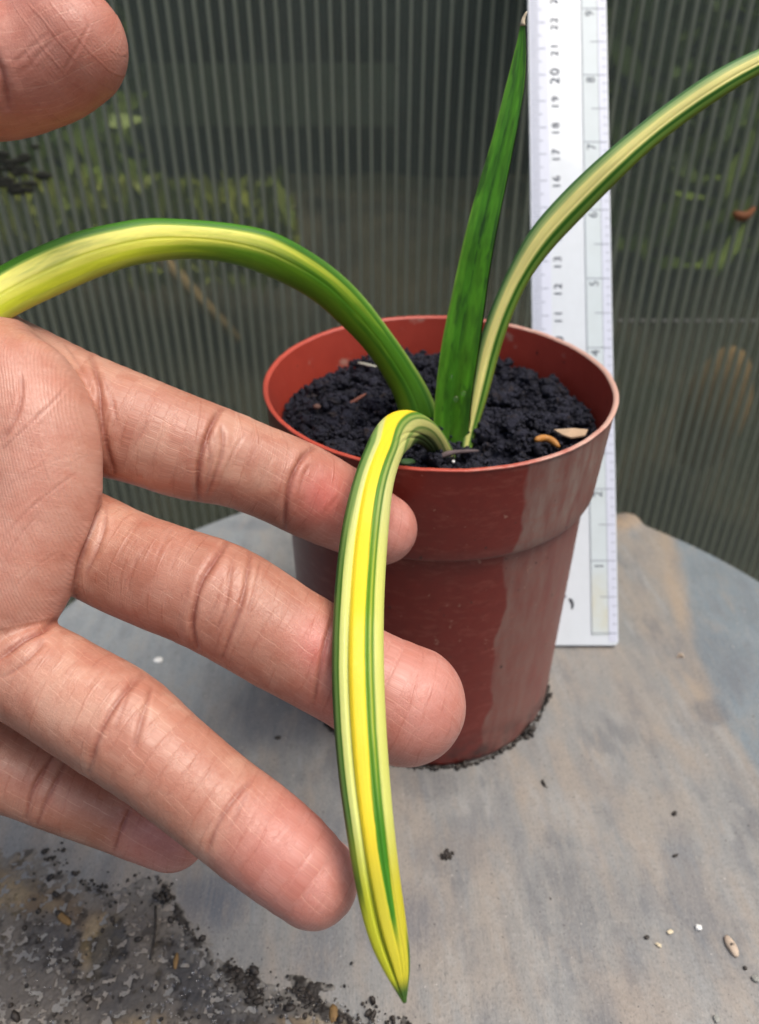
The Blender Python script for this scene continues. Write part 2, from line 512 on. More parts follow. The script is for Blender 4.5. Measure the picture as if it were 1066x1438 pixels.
edge_heap = np.exp(-((inside - .16) / .30) ** 2) * smooth01(sx, -6.5, -4.0) * smooth01(fbm2(sx * 1.3, sy * 1.3, 68), .42, .6) * (.3 + .9 * fbm2(sx * 3, sy * 3, 66))
hgt = hgt + .12 * edge_heap * (fineh + .2)
on = (hgt > .004) & (inside > -.12) & ((sx - TC[0]) ** 2 + (sy - TC[1]) ** 2 < (TR - .4) ** 2)
idx = -np.ones(sx.shape, int)
keep = on.copy(); keep[1:] |= on[:-1]; keep[:-1] |= on[1:]; keep[:, 1:] |= on[:, :-1]; keep[:, :-1] |= on[:, 1:]
idx[keep] = np.arange(keep.sum())
sv = np.stack([sx, sy, np.where(on, hgt, -.012)], -1)[keep]
q4 = np.stack([idx[:-1, :-1], idx[:-1, 1:], idx[1:, 1:], idx[1:, :-1]], -1).reshape(-1, 4)
q4 = q4[(q4 >= 0).all(1)]
wetd, drab, ochre, blk, blueg = lin(108, 93, 75), lin(142, 126, 100), lin(146, 126, 76), lin(36, 32, 29), lin(92, 90, 88)
m1 = fbm2(sv[:, 0] * .9, sv[:, 1] * .5, 71); m2 = fbm2(sv[:, 0] * 4, sv[:, 1] * 4, 72); m3 = fbm2(sv[:, 0] * .5 + 5, sv[:, 1] * .4, 73)
sc = wetd + (drab - wetd) * smooth01(m1, .4, .6)[:, None]
sc = sc + (blueg - sc) * (.8 * smooth01(m3, .5, .62))[:, None]
sc = sc + (ochre - sc) * (.5 * smooth01(m1 * .6 + m2 * .4, .58, .68))[:, None]
eh = edge_heap[keep]
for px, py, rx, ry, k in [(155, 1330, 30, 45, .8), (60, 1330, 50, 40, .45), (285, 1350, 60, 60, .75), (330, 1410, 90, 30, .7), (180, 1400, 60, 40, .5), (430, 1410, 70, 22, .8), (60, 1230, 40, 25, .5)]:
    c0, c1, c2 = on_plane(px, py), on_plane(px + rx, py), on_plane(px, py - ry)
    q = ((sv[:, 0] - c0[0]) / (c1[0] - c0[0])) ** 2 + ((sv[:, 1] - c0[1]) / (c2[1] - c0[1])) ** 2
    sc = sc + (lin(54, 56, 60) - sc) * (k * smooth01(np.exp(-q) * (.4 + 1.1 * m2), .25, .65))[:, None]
sc = lin(120, 117, 111) + (sc - lin(120, 117, 111)) * smooth01(inside[keep], -.05, .9)[:, None]
sc = sc + (blk - sc) * np.clip(.95 * smooth01(eh, .25, .5) + .6 * smooth01(m2, .60, .66), 0, 1)[:, None]
t = NT('wet_soil_smear')
o = t.obj()
n1 = t.noise(o, 900, 5, .6)
c = t.mix(t.ramp(n1, (.45, 0.0), (.75, .4)), t.attr('Col').outputs[0], lin(74, 70, 66))
M_SMEAR = t.done(Base_Color=c, Roughness=t.ramp(n1, (.35, .42), (.65, .75)), Specular_IOR_Level=.3, Normal=t.bump(n1, .5, .0005))
tag(mesh_obj('wet_soil', sv, q4, M_SMEAR, color=sc, origin=(-4, 10, 0)), 'wet pitted soil smeared over the near left of the table', 'soil', kind='stuff')

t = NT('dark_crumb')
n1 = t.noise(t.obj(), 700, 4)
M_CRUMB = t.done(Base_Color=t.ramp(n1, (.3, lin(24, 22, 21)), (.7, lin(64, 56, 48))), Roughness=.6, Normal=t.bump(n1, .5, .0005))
its = []
while len(its) < 430:
    x, y = rng.uniform(-9.2, .9), rng.uniform(8.0, 13.2)
    by = np.interp(x, bw[:, 0], bw[:, 1]); d_ = by - y
    pr = (.12 + .9 * (x > -5.2) * math.exp(-((d_ - .2) / .35) ** 2)) if d_ > 0 else .9 * math.exp(d_ / .18)
    if rng.random() < pr * (.35 + 1.1 * float(fbm2(x * 1.4, y * 1.4, 91) > .5)):
        s = rng.gamma(1.6, .014) + .014
        its.append((np.array([x, y, .03 + s * .4]), (s * rng.uniform(.8, 1.6), s, s * .8)))
V, Fq = clumps(its, 1, .55)
tag(mesh_obj('soil_crumbs', V, Fq, M_CRUMB, origin=(-4, 10, 0)), 'dark soil crumbs scattered over the wet smear at near left', 'soil', kind='stuff')
t = NT('water')
M_WATER = t.done(Base_Color=(1, 1, 1), Roughness=.02, IOR=1.33, Transmission_Weight=1.0)
its = []
while len(its) < 260:
    x, y = rng.uniform(-8.5, .9), rng.uniform(8.0, 12.8)
    d_ = np.interp(x, bw[:, 0], bw[:, 1]) - y
    if d_ > .1 and rng.random() < (.25 + .75 * (x > -5)):
        s = rng.uniform(.015, .04)
        its.append((np.array([x, y, .075]), (s, s, s * .8)))
V, Fq = clumps(its, 2, 0.0)
tag(mesh_obj('water_droplets', V, Fq, M_WATER, origin=(-4, 10, 0)), 'tiny glinting water droplets on the wet soil', 'water', kind='stuff')

# single bits lying on the table
M_CREAM = mat_simple('cream_chip', lin(214, 200, 168), .6, .4, 300, .15)
M_SEED = mat_simple('seed_husk', lin(188, 170, 150), .8, .3, 260, .3, .5)
M_WHITE = mat_simple('white_speck', lin(225, 225, 220), .5, .4)
M_GRIT = mat_simple('grey_grit', lin(150, 150, 142), .7, .4, 300, .3)
M_STRAW = mat_simple('straw', lin(124, 98, 62), .7, .3, 300, .3)
def bit(name, px, py, size, mat, label, cat, rot=0.0, seed=0, rough=.3, group=None, sub=2):
    if cat == 'crumb' and max(size) > .12:
        r_ = np.random.default_rng(seed)
        lv, lf = clumps([(r_.normal(size=3) * .42 * size, np.array(size).mean() * r_.uniform(.22, .5, 3)) for _ in range(22)], 1, .6)
    else:
        lv, lf = lump(1 if cat in ('chip', 'pebble') else sub, size, rough * (1.6 if cat in ('chip', 'pebble') else 1), seed + int(px) * 7)
    lv[:, 2] = np.maximum(lv[:, 2], -size[2] * .5)
    p = on_plane(px, py)
    b = mesh_obj(name, lv, lf, mat, smooth=name not in ('chip', 'pebble'))
    b.location = (p + [0, 0, size[2] * .5 + .005]) * CM
    b.rotation_euler.z = rot
    return tag(b, label, cat, group)
bit('chip', 941, 1309, (.11, .07, .05), M_CREAM, 'cream triangular chip left of the whiter one, near the seed husk', 'chip', .5, 1)
bit('chip', 981, 1304, (.09, .07, .06), M_WHITE, 'whitish chip nearest above the seed husk', 'chip', -.6, 2)
bit('chip', 925, 1328, (.09, .05, .04), M_CREAM, 'small tan chip below the cream triangular one', 'chip', -.8, 3)
b = bit('seed_husk', 1027, 1331, (.12, .27, .08), M_SEED, 'oval tan seed husk lying at the lower right of the table', 'seed', .12, 4, .22)
lv, lf = lump(2, (.05, .05, .02), .1, 9); h_ = mesh_obj('hole', lv, lf, M_CRUMB, b); h_.location = np.array([0, .02, .075]) * CM
bit('crumb', 1046, 1360, (.05, .05, .04), M_CRUMB, 'round black crumb right below the seed husk', 'crumb', 0, 5, .1)
bit('pebble', 1060, 1375, (.1, .1, .07), M_GRIT, 'grey pebble at the right edge below the seed husk', 'pebble', .3, 6)
bit('pebble', 1006, 1432, (.07, .09, .05), M_GRIT, 'grey pebble at the bottom right edge of the table', 'pebble', .3, 7)
bit('crumb', 908, 1317, (.07, .05, .04), M_CRUMB, 'dark crumb left of the cream triangular chip', 'crumb', .3, 8)
bit('crumb', 947, 1143, (.09, .07, .06), M_CRUMB, 'black crumb midway between pot and seed husk', 'crumb', .8, 9)
bit('crumb', 948, 1202, (.10, .04, .04), M_CRUMB, 'thin dark crumb just below the midway black one', 'crumb', .3, 10)
bit('crumb', 955, 922, (.13, .10, .09), M_SEED, 'brownish crumb right of the ruler foot', 'crumb', .3, 11)
bit('crumb', 627, 1203, (.17, .13, .10), M_CRUMB, 'fuzzy dark soil clump on bare table right of the hanging leaf', 'crumb', .6, 12, .5)
bit('crumb', 763, 1100, (.05, .14, .04), M_CRUMB, 'slim dark crumb just in front of the pot', 'crumb', .3, 13)
bit('crumb', 232, 1260, (.24, .20, .20), M_CRUMB, 'big black soil clump below the tip of the little finger', 'crumb', .2, 14, .55)
bit('crumb', 390, 1037, (.10, .06, .05), M_CRUMB, 'black crumb on the table left of middle fingertip, beside the ring finger', 'crumb', .2, 15)
bit('crumb', 742, 1030, (.26, .16, .22), M_CRUMB, 'soil clump against the pot foot at right', 'crumb', .6, 16, .5)
bit('crumb', 766, 985, (.2, .14, .2), M_CRUMB, 'soil clump at the pot foot below the ruler', 'crumb', .6, 17, .5)
bit('speck', 222, 928, (.17, .14, .06), M_WHITE, 'white speck on the table between middle and ring finger', 'speck', .3, 18, .12)
bit('straw_bit', 90, 1290, (.24, .10, .07), M_STRAW, 'tan straw bit lying in the wet soil at left', 'straw', -.6, 19, .4)
bit('straw_bit', 247, 1352, (.06, .22, .06), M_STRAW, 'brown straw bit standing below the black soil clump', 'straw', .1, 20, .4)
bit('straw_bit', 470, 1425, (.12, .20, .07), M_STRAW, 'amber straw bit at the bottom beside the leaf tip', 'straw', .1, 21, .4)
V, Fq = tube(resample([list(on_plane(*q) + [0, 0, .09]) for q in [(219, 1275), (220, 1300), (217, 1325), (212, 1350)]], 10), [.03] * 10, 6)
tag(mesh_obj('root_thread', V, Fq, M_CRUMB, origin=on_plane(212, 1350)), 'thin black root thread on the wet soil under the big clump', 'root')

# ================================================================== POT
POT = np.array([1.57, 19.27, 0.0])
HR, RT = 10.75, 4.6
t = NT('terracotta_plastic')
o = t.obj()
sep = t.n('ShaderNodeSeparateXYZ', {0: o})
wav = t.noise(o, 55, 3, .5)
fine = t.noise(o, 380, 6, .65)
streak = t.noise(t.mapping(o, (1, 1, .25)), 260, 5, .6)
base = t.mix(fine, lin(106, 31, 23), lin(130, 42, 31))
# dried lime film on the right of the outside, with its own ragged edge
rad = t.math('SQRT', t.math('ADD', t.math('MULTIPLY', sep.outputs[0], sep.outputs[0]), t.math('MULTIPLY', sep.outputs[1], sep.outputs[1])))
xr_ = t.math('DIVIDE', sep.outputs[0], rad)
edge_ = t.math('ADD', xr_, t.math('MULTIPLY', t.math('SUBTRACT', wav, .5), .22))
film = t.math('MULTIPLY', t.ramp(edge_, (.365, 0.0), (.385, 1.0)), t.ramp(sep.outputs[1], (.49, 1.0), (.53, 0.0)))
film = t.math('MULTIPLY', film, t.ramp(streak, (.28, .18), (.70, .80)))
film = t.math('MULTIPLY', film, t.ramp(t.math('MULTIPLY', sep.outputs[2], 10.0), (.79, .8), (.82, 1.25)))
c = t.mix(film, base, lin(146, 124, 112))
filmL = t.math('MULTIPLY', t.ramp(edge_, (-.9, 1.0), (-.7, 0.0)), .3)
spots = t.ramp(t.noise(o, 520, 2, .5), (.70, 0.0), (.76, .55))
c = t.mix(spots, c, lin(170, 130, 110))
scuff = t.noise(t.mapping(o, (1, 1, 3)), 190, 6, .7)
c = t.mix(t.ramp(scuff, (.52, 0.0), (.70, .45)), c, lin(150, 84, 70))
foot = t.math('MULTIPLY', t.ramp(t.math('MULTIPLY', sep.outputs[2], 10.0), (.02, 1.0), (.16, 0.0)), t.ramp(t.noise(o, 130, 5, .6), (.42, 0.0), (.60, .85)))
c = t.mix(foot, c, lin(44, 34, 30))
dsp = t.ramp(t.noise(t.mapping(o, loc=(2, 5, 1)), 420, 2, .5), (.72, 0.0), (.77, .8))
c = t.mix(dsp, c, lin(60, 36, 30))
rgh = t.math('ADD', t.math('MULTIPLY', film, .35), t.math('ADD', .30, t.math('MULTIPLY', fine, .12)))
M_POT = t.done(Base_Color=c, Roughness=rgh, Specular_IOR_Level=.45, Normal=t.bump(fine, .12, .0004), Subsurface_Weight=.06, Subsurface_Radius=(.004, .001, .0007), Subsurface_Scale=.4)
t = NT('worn_rim')
o = t.obj()
n1 = t.noise(o, 160, 5, .6)
sx_ = t.n('ShaderNodeSeparateXYZ', {0: o}).outputs[0]
wear = t.ramp(t.math('ADD', t.math('MULTIPLY', sx_, 14.0), t.math('MULTIPLY', n1, .9)), (.55, 0.0), (.95, 1.0))
c = t.mix(wear, t.mix(n1, lin(170, 62, 46), lin(190, 84, 66)), lin(206, 164, 146))
M_LIP = t.done(Base_Color=c, Roughness=.45, Normal=t.bump(n1, .2, .0004))
t = NT('pot_inside')
o = t.obj()
n1 = t.noise(o, 200, 5, .6)
c = t.mix(n1, lin(150, 48, 34), lin(176, 66, 48))
pat = t.ramp(t.noise(o, 75, 4, .6), (.60, 0.0), (.68, .7))
c = t.mix(pat, c, lin(182, 146, 130))
dots = t.ramp(t.noise(t.mapping(o, loc=(1, 2, 3)), 330, 2, .5), (.70, 0.0), (.76, .8))
c = t.mix(dots, c, lin(54, 28, 24))
M_POTIN = t.done(Base_Color=c, Roughness=.5, Normal=t.bump(n1, .2, .0005), Subsurface_Weight=.15, Subsurface_Radius=(.004, .001, .0007), Subsurface_Scale=.5)
pot = empty('flower_pot', POT)
tag(pot, 'terracotta red plastic flower pot filled with black soil, standing on the table', 'flower pot')
H1 = 8.05                                     # underside of the rim band
def jag(v, n, amp):
    return v
body = [(3.2, .02), (3.95, .02), (4.05, .10), (4.07, .25)]
for k in range(1, 9):
    s = k / 8; body.append((4.07 + (4.20 - 4.07) * s, .25 + (H1 - .25) * s))
body += [(4.20, H1 + .02)]
v, f = lathe(body, 200)
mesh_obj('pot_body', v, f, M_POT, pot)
v, f = lathe([(3.2, .02), (0.01, .02)], 60)
mesh_obj('pot_base', v, f, M_POT, pot)
band = [(4.18, H1 + .03), (4.33, H1 - .01), (4.39, H1 + .02), (4.42, H1 + .10)]
for k in range(1, 9):
    s = k / 8; band.append((4.42 + (RT - .02 - 4.42) * s, H1 + .12 + (HR - .06 - H1 - .12) * s))
v, f = lathe(band, 240)
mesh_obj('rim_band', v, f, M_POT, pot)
lip = [(RT - .02, HR - .06), (RT + .015, HR - .045), (RT + .02, HR - .01), (RT - .02, HR), (RT - .09, HR - .005), (RT - .12, HR - .05)]
v, f = lathe(lip, 300)
a = np.arctan2(v[:, 1], v[:, 0])
v[:, 2] += .028 * (fbm2(np.cos(a) * 14, np.sin(a) * 14, 101) - .5)
v[:, :2] *= (1 + .003 * (fbm2(np.cos(a) * 10, np.sin(a) * 10, 102) - .5))[:, None]
mesh_obj('rim_lip', v, f, M_LIP, pot)
v, f = lathe([(RT - .115, HR - .04), (4.30, 9.5), (4.05, 7.2), (3.7, .3), (.01, .3)], 200)
mesh_obj('inner_wall', v, f, M_POTIN, pot)

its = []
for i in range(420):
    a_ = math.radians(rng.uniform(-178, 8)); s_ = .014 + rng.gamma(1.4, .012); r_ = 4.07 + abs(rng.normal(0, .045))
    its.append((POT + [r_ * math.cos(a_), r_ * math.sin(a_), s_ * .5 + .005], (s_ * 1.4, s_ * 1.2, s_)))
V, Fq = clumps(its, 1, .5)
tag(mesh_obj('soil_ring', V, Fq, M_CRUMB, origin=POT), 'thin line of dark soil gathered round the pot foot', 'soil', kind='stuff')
# ---- soil in the pot
SOIL_H, SR = 9.64, 4.25
t = NT('black_soil')
o = t.obj()
n1 = t.noise(o, 520, 6, .65)
n2 = t.noise(o, 90, 3)
c = t.mix(n2, lin(27, 28, 40), lin(52, 53, 68))
c = t.mix(t.ramp(n1, (.35, .7), (.55, 0.0)), c, lin(18, 18, 22))
c = t.mix(t.ramp(t.noise(t.mapping(o, loc=(4, 1, 2)), 300, 3, .6), (.60, 0.0), (.68, .55)), c, lin(70, 58, 50))
M_SOIL = t.done(Base_Color=c, Roughness=.75, Specular_IOR_Level=.35, Normal=t.bump(t.math('ADD', n1, t.noise(o, 1500, 4, .6)), 1.0, .0012))
def soil_z(x, y):
    r = np.hypot(x, y)
    return SOIL_H + .35 * (1 - (r / SR) ** 2) + .45 * (fbm2(x * .7 + 3, y * .7, 111) - .5) + .18 * (fbm2(x * 2, y * 2, 112) - .5)
rg_, ag_ = np.meshgrid(np.linspace(.02, SR, 60), np.linspace(0, 2 * np.pi, 160, endpoint=False), indexing='ij')
bx_, by_ = rg_ * np.cos(ag_), rg_ * np.sin(ag_)
V0 = np.stack([bx_, by_, soil_z(bx_, by_) - .12], -1).reshape(-1, 3)
F0 = [(k * 160 + i, (k + 1) * 160 + i, (k + 1) * 160 + (i + 1) % 160, k * 160 + (i + 1) % 160) for k in range(59) for i in range(160)]
its, cores = [], []
for i in range(4200):
    r_, a_ = SR * math.sqrt(rng.random()) * .985, rng.uniform(0, 6.283)
    s = min(.12, .026 + rng.gamma(1.6, .016))
    r2 = min(1.0, (SR + .02 - s) / max(r_, .01))
    x, y = r_ * r2 * math.cos(a_), r_ * r2 * math.sin(a_)
    its.append((np.array([x, y, float(soil_z(x, y)) - .07 + rng.uniform(-.02, .10)]), (s * rng.uniform(.7, 1.5), s, s * rng.uniform(.7, 1.2))))
for i in range(330):
    a_ = rng.uniform(0, 6.283); r_ = 4.05 * math.sqrt(rng.uniform(.01, 1)); S = rng.uniform(.07, .15) if rng.random() < .55 else rng.uniform(.15, .31)
    x, y = r_ * math.cos(a_), r_ * math.sin(a_)
    c0 = np.array([x, y, float(soil_z(x, y)) + rng.uniform(-.04, .16) * (1 + S)])
    sh = np.array([rng.uniform(.7, 1.3), rng.uniform(.7, 1.3), rng.uniform(.6, 1.0)])
    if np.hypot(x, y) > SR - S: continue
    cores.append((c0, S * .85 * sh))
    for k in range(int(8 + 90 * S)):
        d_ = rng.normal(size=3); d_ /= np.linalg.norm(d_)
        if d_[2] < -.4: continue
        g_ = rng.uniform(.020, .055) + .10 * S * rng.random()
        q = c0 + d_ * S * sh * rng.uniform(.78, 1.08)
        if np.hypot(q[0], q[1]) < SR - g_: its.append((q, (g_ * rng.uniform(.8, 1.4), g_, g_)))
V1, F1 = clumps(its, 1, .5)
V2, F2 = clumps(cores, 2, .45)
F1 = np.concatenate([F1, F2 + len(V1)]); V1 = np.concatenate([V1, V2])
V = np.concatenate([V0, V1]) + POT
F = F0 + (F1 + len(V0)).tolist()
tag(mesh_obj('potting_soil', V, F, M_SOIL, origin=POT + [0, 0, SOIL_H]), 'black crumbly potting soil filling the red pot', 'soil', kind='stuff')

def soil_pt(px, py, up=0.0):
    p = on_plane(px, py, SOIL_H + .3)
    for _ in range(8):
        p = on_plane(px, py, float(soil_z(p[0] - POT[0], p[1] - POT[1])) + .05 + up)
    return p
M_ORANGE = mat_simple('orange_root', lin(178, 122, 58), .5, .4, 300, .2)
V, Fq = tube(resample([list(soil_pt(*q, .2)) for q in [(752, 618), (765, 614), (778, 620), (785, 628)]], 10), [.05, .08, .09, .09, .09, .09, .09, .085, .07, .04], 10)
tag(mesh_obj('root_piece', V, Fq, M_ORANGE, origin=soil_pt(785, 628)), 'orange curled root piece on the soil near the right rim', 'root')
V, Fq = tube(resample([list(soil_pt(*q, .15)) for q in [(485, 571), (498, 563), (514, 553)]], 8), [.03, .05, .055, .05, .05, .045, .04, .02], 8)
tag(mesh_obj('bark_splinter', V, Fq, mat_simple('red_bark', lin(120, 70, 56), .7), origin=soil_pt(498, 563)), 'reddish bark splinter on the soil left of the leaves', 'bark')
V, Fq = tube(resample([list(soil_pt(*q, .2)) for q in [(500, 509), (513, 512), (528, 515)]], 8), [.02, .04, .045, .045, .045, .045, .04, .03], 8)
tag(mesh_obj('root_piece', V, Fq, mat_simple('pale_root', lin(196, 196, 176), .6), origin=soil_pt(513, 512)), 'pale thin root piece on the soil behind the left arching leaf', 'root')
V, Fq = tube(resample([list(soil_pt(*q, .22)) for q in [(614, 643), (630, 636), (650, 634), (672, 633)]], 10), [.03, .06, .075, .07, .06, .05, .05, .045, .04, .02], 8)
tag(mesh_obj('twig', V, Fq, mat_simple('grey_bark', lin(96, 84, 84), .85, .2, 400, .4, .6), origin=soil_pt(650, 634)), 'grey bark twig lying at the front foot of the leaves', 'twig')
M_DRY = mat_simple('dry_leaf', lin(186, 160, 132), .8, .2, 300, .25, .4)
fl_ = [soil_pt(*q, .3) for q in [(778, 603), (795, 602), (812, 606), (826, 603), (822, 611), (802, 614), (790, 610)]]
ctr = np.mean(fl_, 0) + [0, 0, .12]
V = np.array(fl_ + [ctr] + [q - [0, 0, .04] for q in fl_] + [ctr - [0, 0, .04]])
Fq = [(i, (i + 1) % 7, 7) for i in range(7)] + [(8 + (i + 1) % 7, 8 + i, 15) for i in range(7)] + [(i, 8 + i, 8 + (i + 1) % 7, (i + 1) % 7) for i in range(7)]
tag(mesh_obj('dry_leaf', V, Fq, M_DRY, smooth=False, origin=ctr), 'tan dry leaf scrap against the right inside of the rim', 'dead leaf')
lv, lf = lump(2, (.20, .13, .05), .35, 66)
b = mesh_obj('leaf_scrap', lv, lf, mat_simple('green_scrap', lin(62, 94, 50), .6)); b.location = soil_pt(572, 648, .15) * CM
tag(b, 'green leaf scrap on the soil inside the front rim', 'leaf scrap')
for i, (q, s) in enumerate([((445, 571), .11), ((637, 648), .04)]):
    lv, lf = lump(2, (s, s, s * .7), .25, 88 + i)
    b = mesh_obj('grit', lv, lf, [mat_simple('brown_grit', lin(104, 76, 66), .8), M_WHITE][i]); b.location = soil_pt(*q, .2) * CM
    tag(b, ['brown grit lying on the soil at the left of the pot', 'white grit on the soil beside the grey twig'][i], 'grit')

# ================================================================== LEAVES
def leaf_mat(name, rough, sss=.12):
    t = NT(name)
    at = t.attr('Col'); uv = t.attr('luv').outputs[1]
    streak = t.noise(t.mapping(uv, (9, .35, 1)), 14, 4, .6)
    cell = t.noise(t.mapping(uv, (1, 1, 1)), 26, 3, .6)
    c = t.mix(t.ramp(streak, (.35, .16), (.6, 0.0)), at.outputs[0], t.mix(1.0, at.outputs[0], (.72, .78, .6), 'MULTIPLY'))
    c = t.mix(t.ramp(cell, (.55, 0.0), (.75, .22)), c, t.mix(1.0, c, (1.22, 1.18, 1.25), 'MULTIPLY'))
    h = t.math('ADD', streak, t.math('MULTIPLY', cell, .5))
    return t.done(Base_Color=c, Roughness=t.ramp(cell, (.3, rough - .06), (.7, rough + .1)), Specular_IOR_Level=.36, Normal=t.bump(h, .22, .0004),
                  Subsurface_Weight=sss, Subsurface_Radius=(.002, .003, .0006), Subsurface_Scale=.5)
M_LEAF = leaf_mat('leaf_skin', .36)
M_LEAF_D = leaf_mat('leaf_skin_upright', .38, .05)

def leaf(name, left, right, depth, front, back, colour, label, parent, mat, n=340, m=72, tipz=None):
    """left/right: outlines (px) from base to tip; depth: list of (v, z); front/back: section height functions of a in -1..1"""
    if len(left) == len(right):             # outlines given as matching pairs
        l_, r_ = np.array(left, float), np.array(right, float)
        q = resample(np.c_[(l_ + r_) / 2, l_, r_], n)
        L, R = q[:, 2:4], q[:, 4:6]
    else:
        L, R = resample(left, n), resample(right, n)
    C = (L + R) / 2
    d = np.r_[0, np.cumsum(np.linalg.norm(np.diff(C, axis=0), axis=1))]; vv = d / d[-1]
    z = np.interp(vv, *zip(*depth))
    for _ in range(60):
        z[1:-1] = (z[:-2] + 2 * z[1:-1] + z[2:]) / 4
    ctr = P(C[:, 0], C[:, 1], z)
    T = np.gradient(ctr, axis=0); T /= np.linalg.norm(T, axis=1)[:, None]
    view = ctr - np.array([0, 0, CAM_H]); view /= np.linalg.norm(view, axis=1)[:, None]
    S = np.cross(T, view); S /= np.linalg.norm(S, axis=1)[:, None]
    N = np.cross(S, T)
    N *= np.sign(-(N * view).sum(1))[:, None]
    t2 = np.gradient(C, axis=0); t2 /= np.linalg.norm(t2, axis=1)[:, None]
    dd_ = R - L
    hw = np.abs(dd_[:, 0] * t2[:, 1] - dd_[:, 1] * t2[:, 0]) / 2 * z / F_PX
    for _ in range(6): hw[1:-1] = (hw[:-2] + 2 * hw[1:-1] + hw[2:]) / 4
    ps = np.concatenate([np.cos(np.linspace(np.pi, 0, m)), np.cos(np.linspace(0, np.pi, m))[1:-1]])
    isf = np.r_[np.ones(m, bool), np.zeros(m - 2, bool)]
    A, Vv = np.meshgrid(ps, vv)
    B = np.where(isf[None], front(A, Vv), back(A, Vv))
    verts = ctr[:, None] + hw[:, None, None] * (A[..., None] * S[:, None] + B[..., None] * N[:, None])
    k = len(ps)
    faces = []
    for i in range(n - 1):
        for j in range(k):
            j2 = (j + 1) % k
            faces.append((i * k + j, i * k + j2, (i + 1) * k + j2, (i + 1) * k + j))
    faces.append(tuple(range(k))[::-1]); faces.append(tuple(range((n - 1) * k, n * k)))
    length = np.r_[0, np.cumsum(np.linalg.norm(np.diff(ctr, axis=0), axis=1))]
    col = colour(A.ravel(), Vv.ravel(), np.repeat(isf[None], n, 0).ravel())
    luv = np.stack([A.ravel() * .5, np.repeat(length, k) * .55, np.repeat(isf[None], n, 0).ravel() * 3.0], -1)
    ob = mesh_obj(name, verts.reshape(-1, 3), faces, mat, parent, color=col, vec={'luv': luv})
    ob['label'] = label
    ob.location = -np.array(parent.location)
    return ob, ctr, S, N, hw

def stripes(a, v, stops, wob=.03, seed=0, soft=.02):
    """piecewise colours across a in -1..1: list of (upper edge, colour)"""
    aw = a + wob * (fbm2(v * 6, a * 1.5 + 4, seed) - .5) * 2 + .02 * (fbm2(v * 30, a * 9, seed + 5) - .5)
    out = np.tile(np.asarray(stops[0][1]), (len(a), 1)).astype(float)
    for (e, c0), (_, c1) in zip(stops[:-1], stops[1:]):
        s = soft if not hasattr(soft, '__len__') else soft[0]
        out += (np.asarray(c1) - out) * smooth01(aw, e - s, e + s)[:, None]
    return out


DG, MG, LG = lin(34, 74, 14), lin(62, 112, 24), lin(120, 152, 64)
YE, PY, CR, YG = lin(236, 208, 44), lin(212, 210, 110), lin(228, 218, 138), lin(196, 200, 44)
plant = empty('snake_plant', on_plane(625, 632, SOIL_H + .2))
tag(plant, 'snake plant with four long variegated leaves growing from the red pot', 'potted plant')

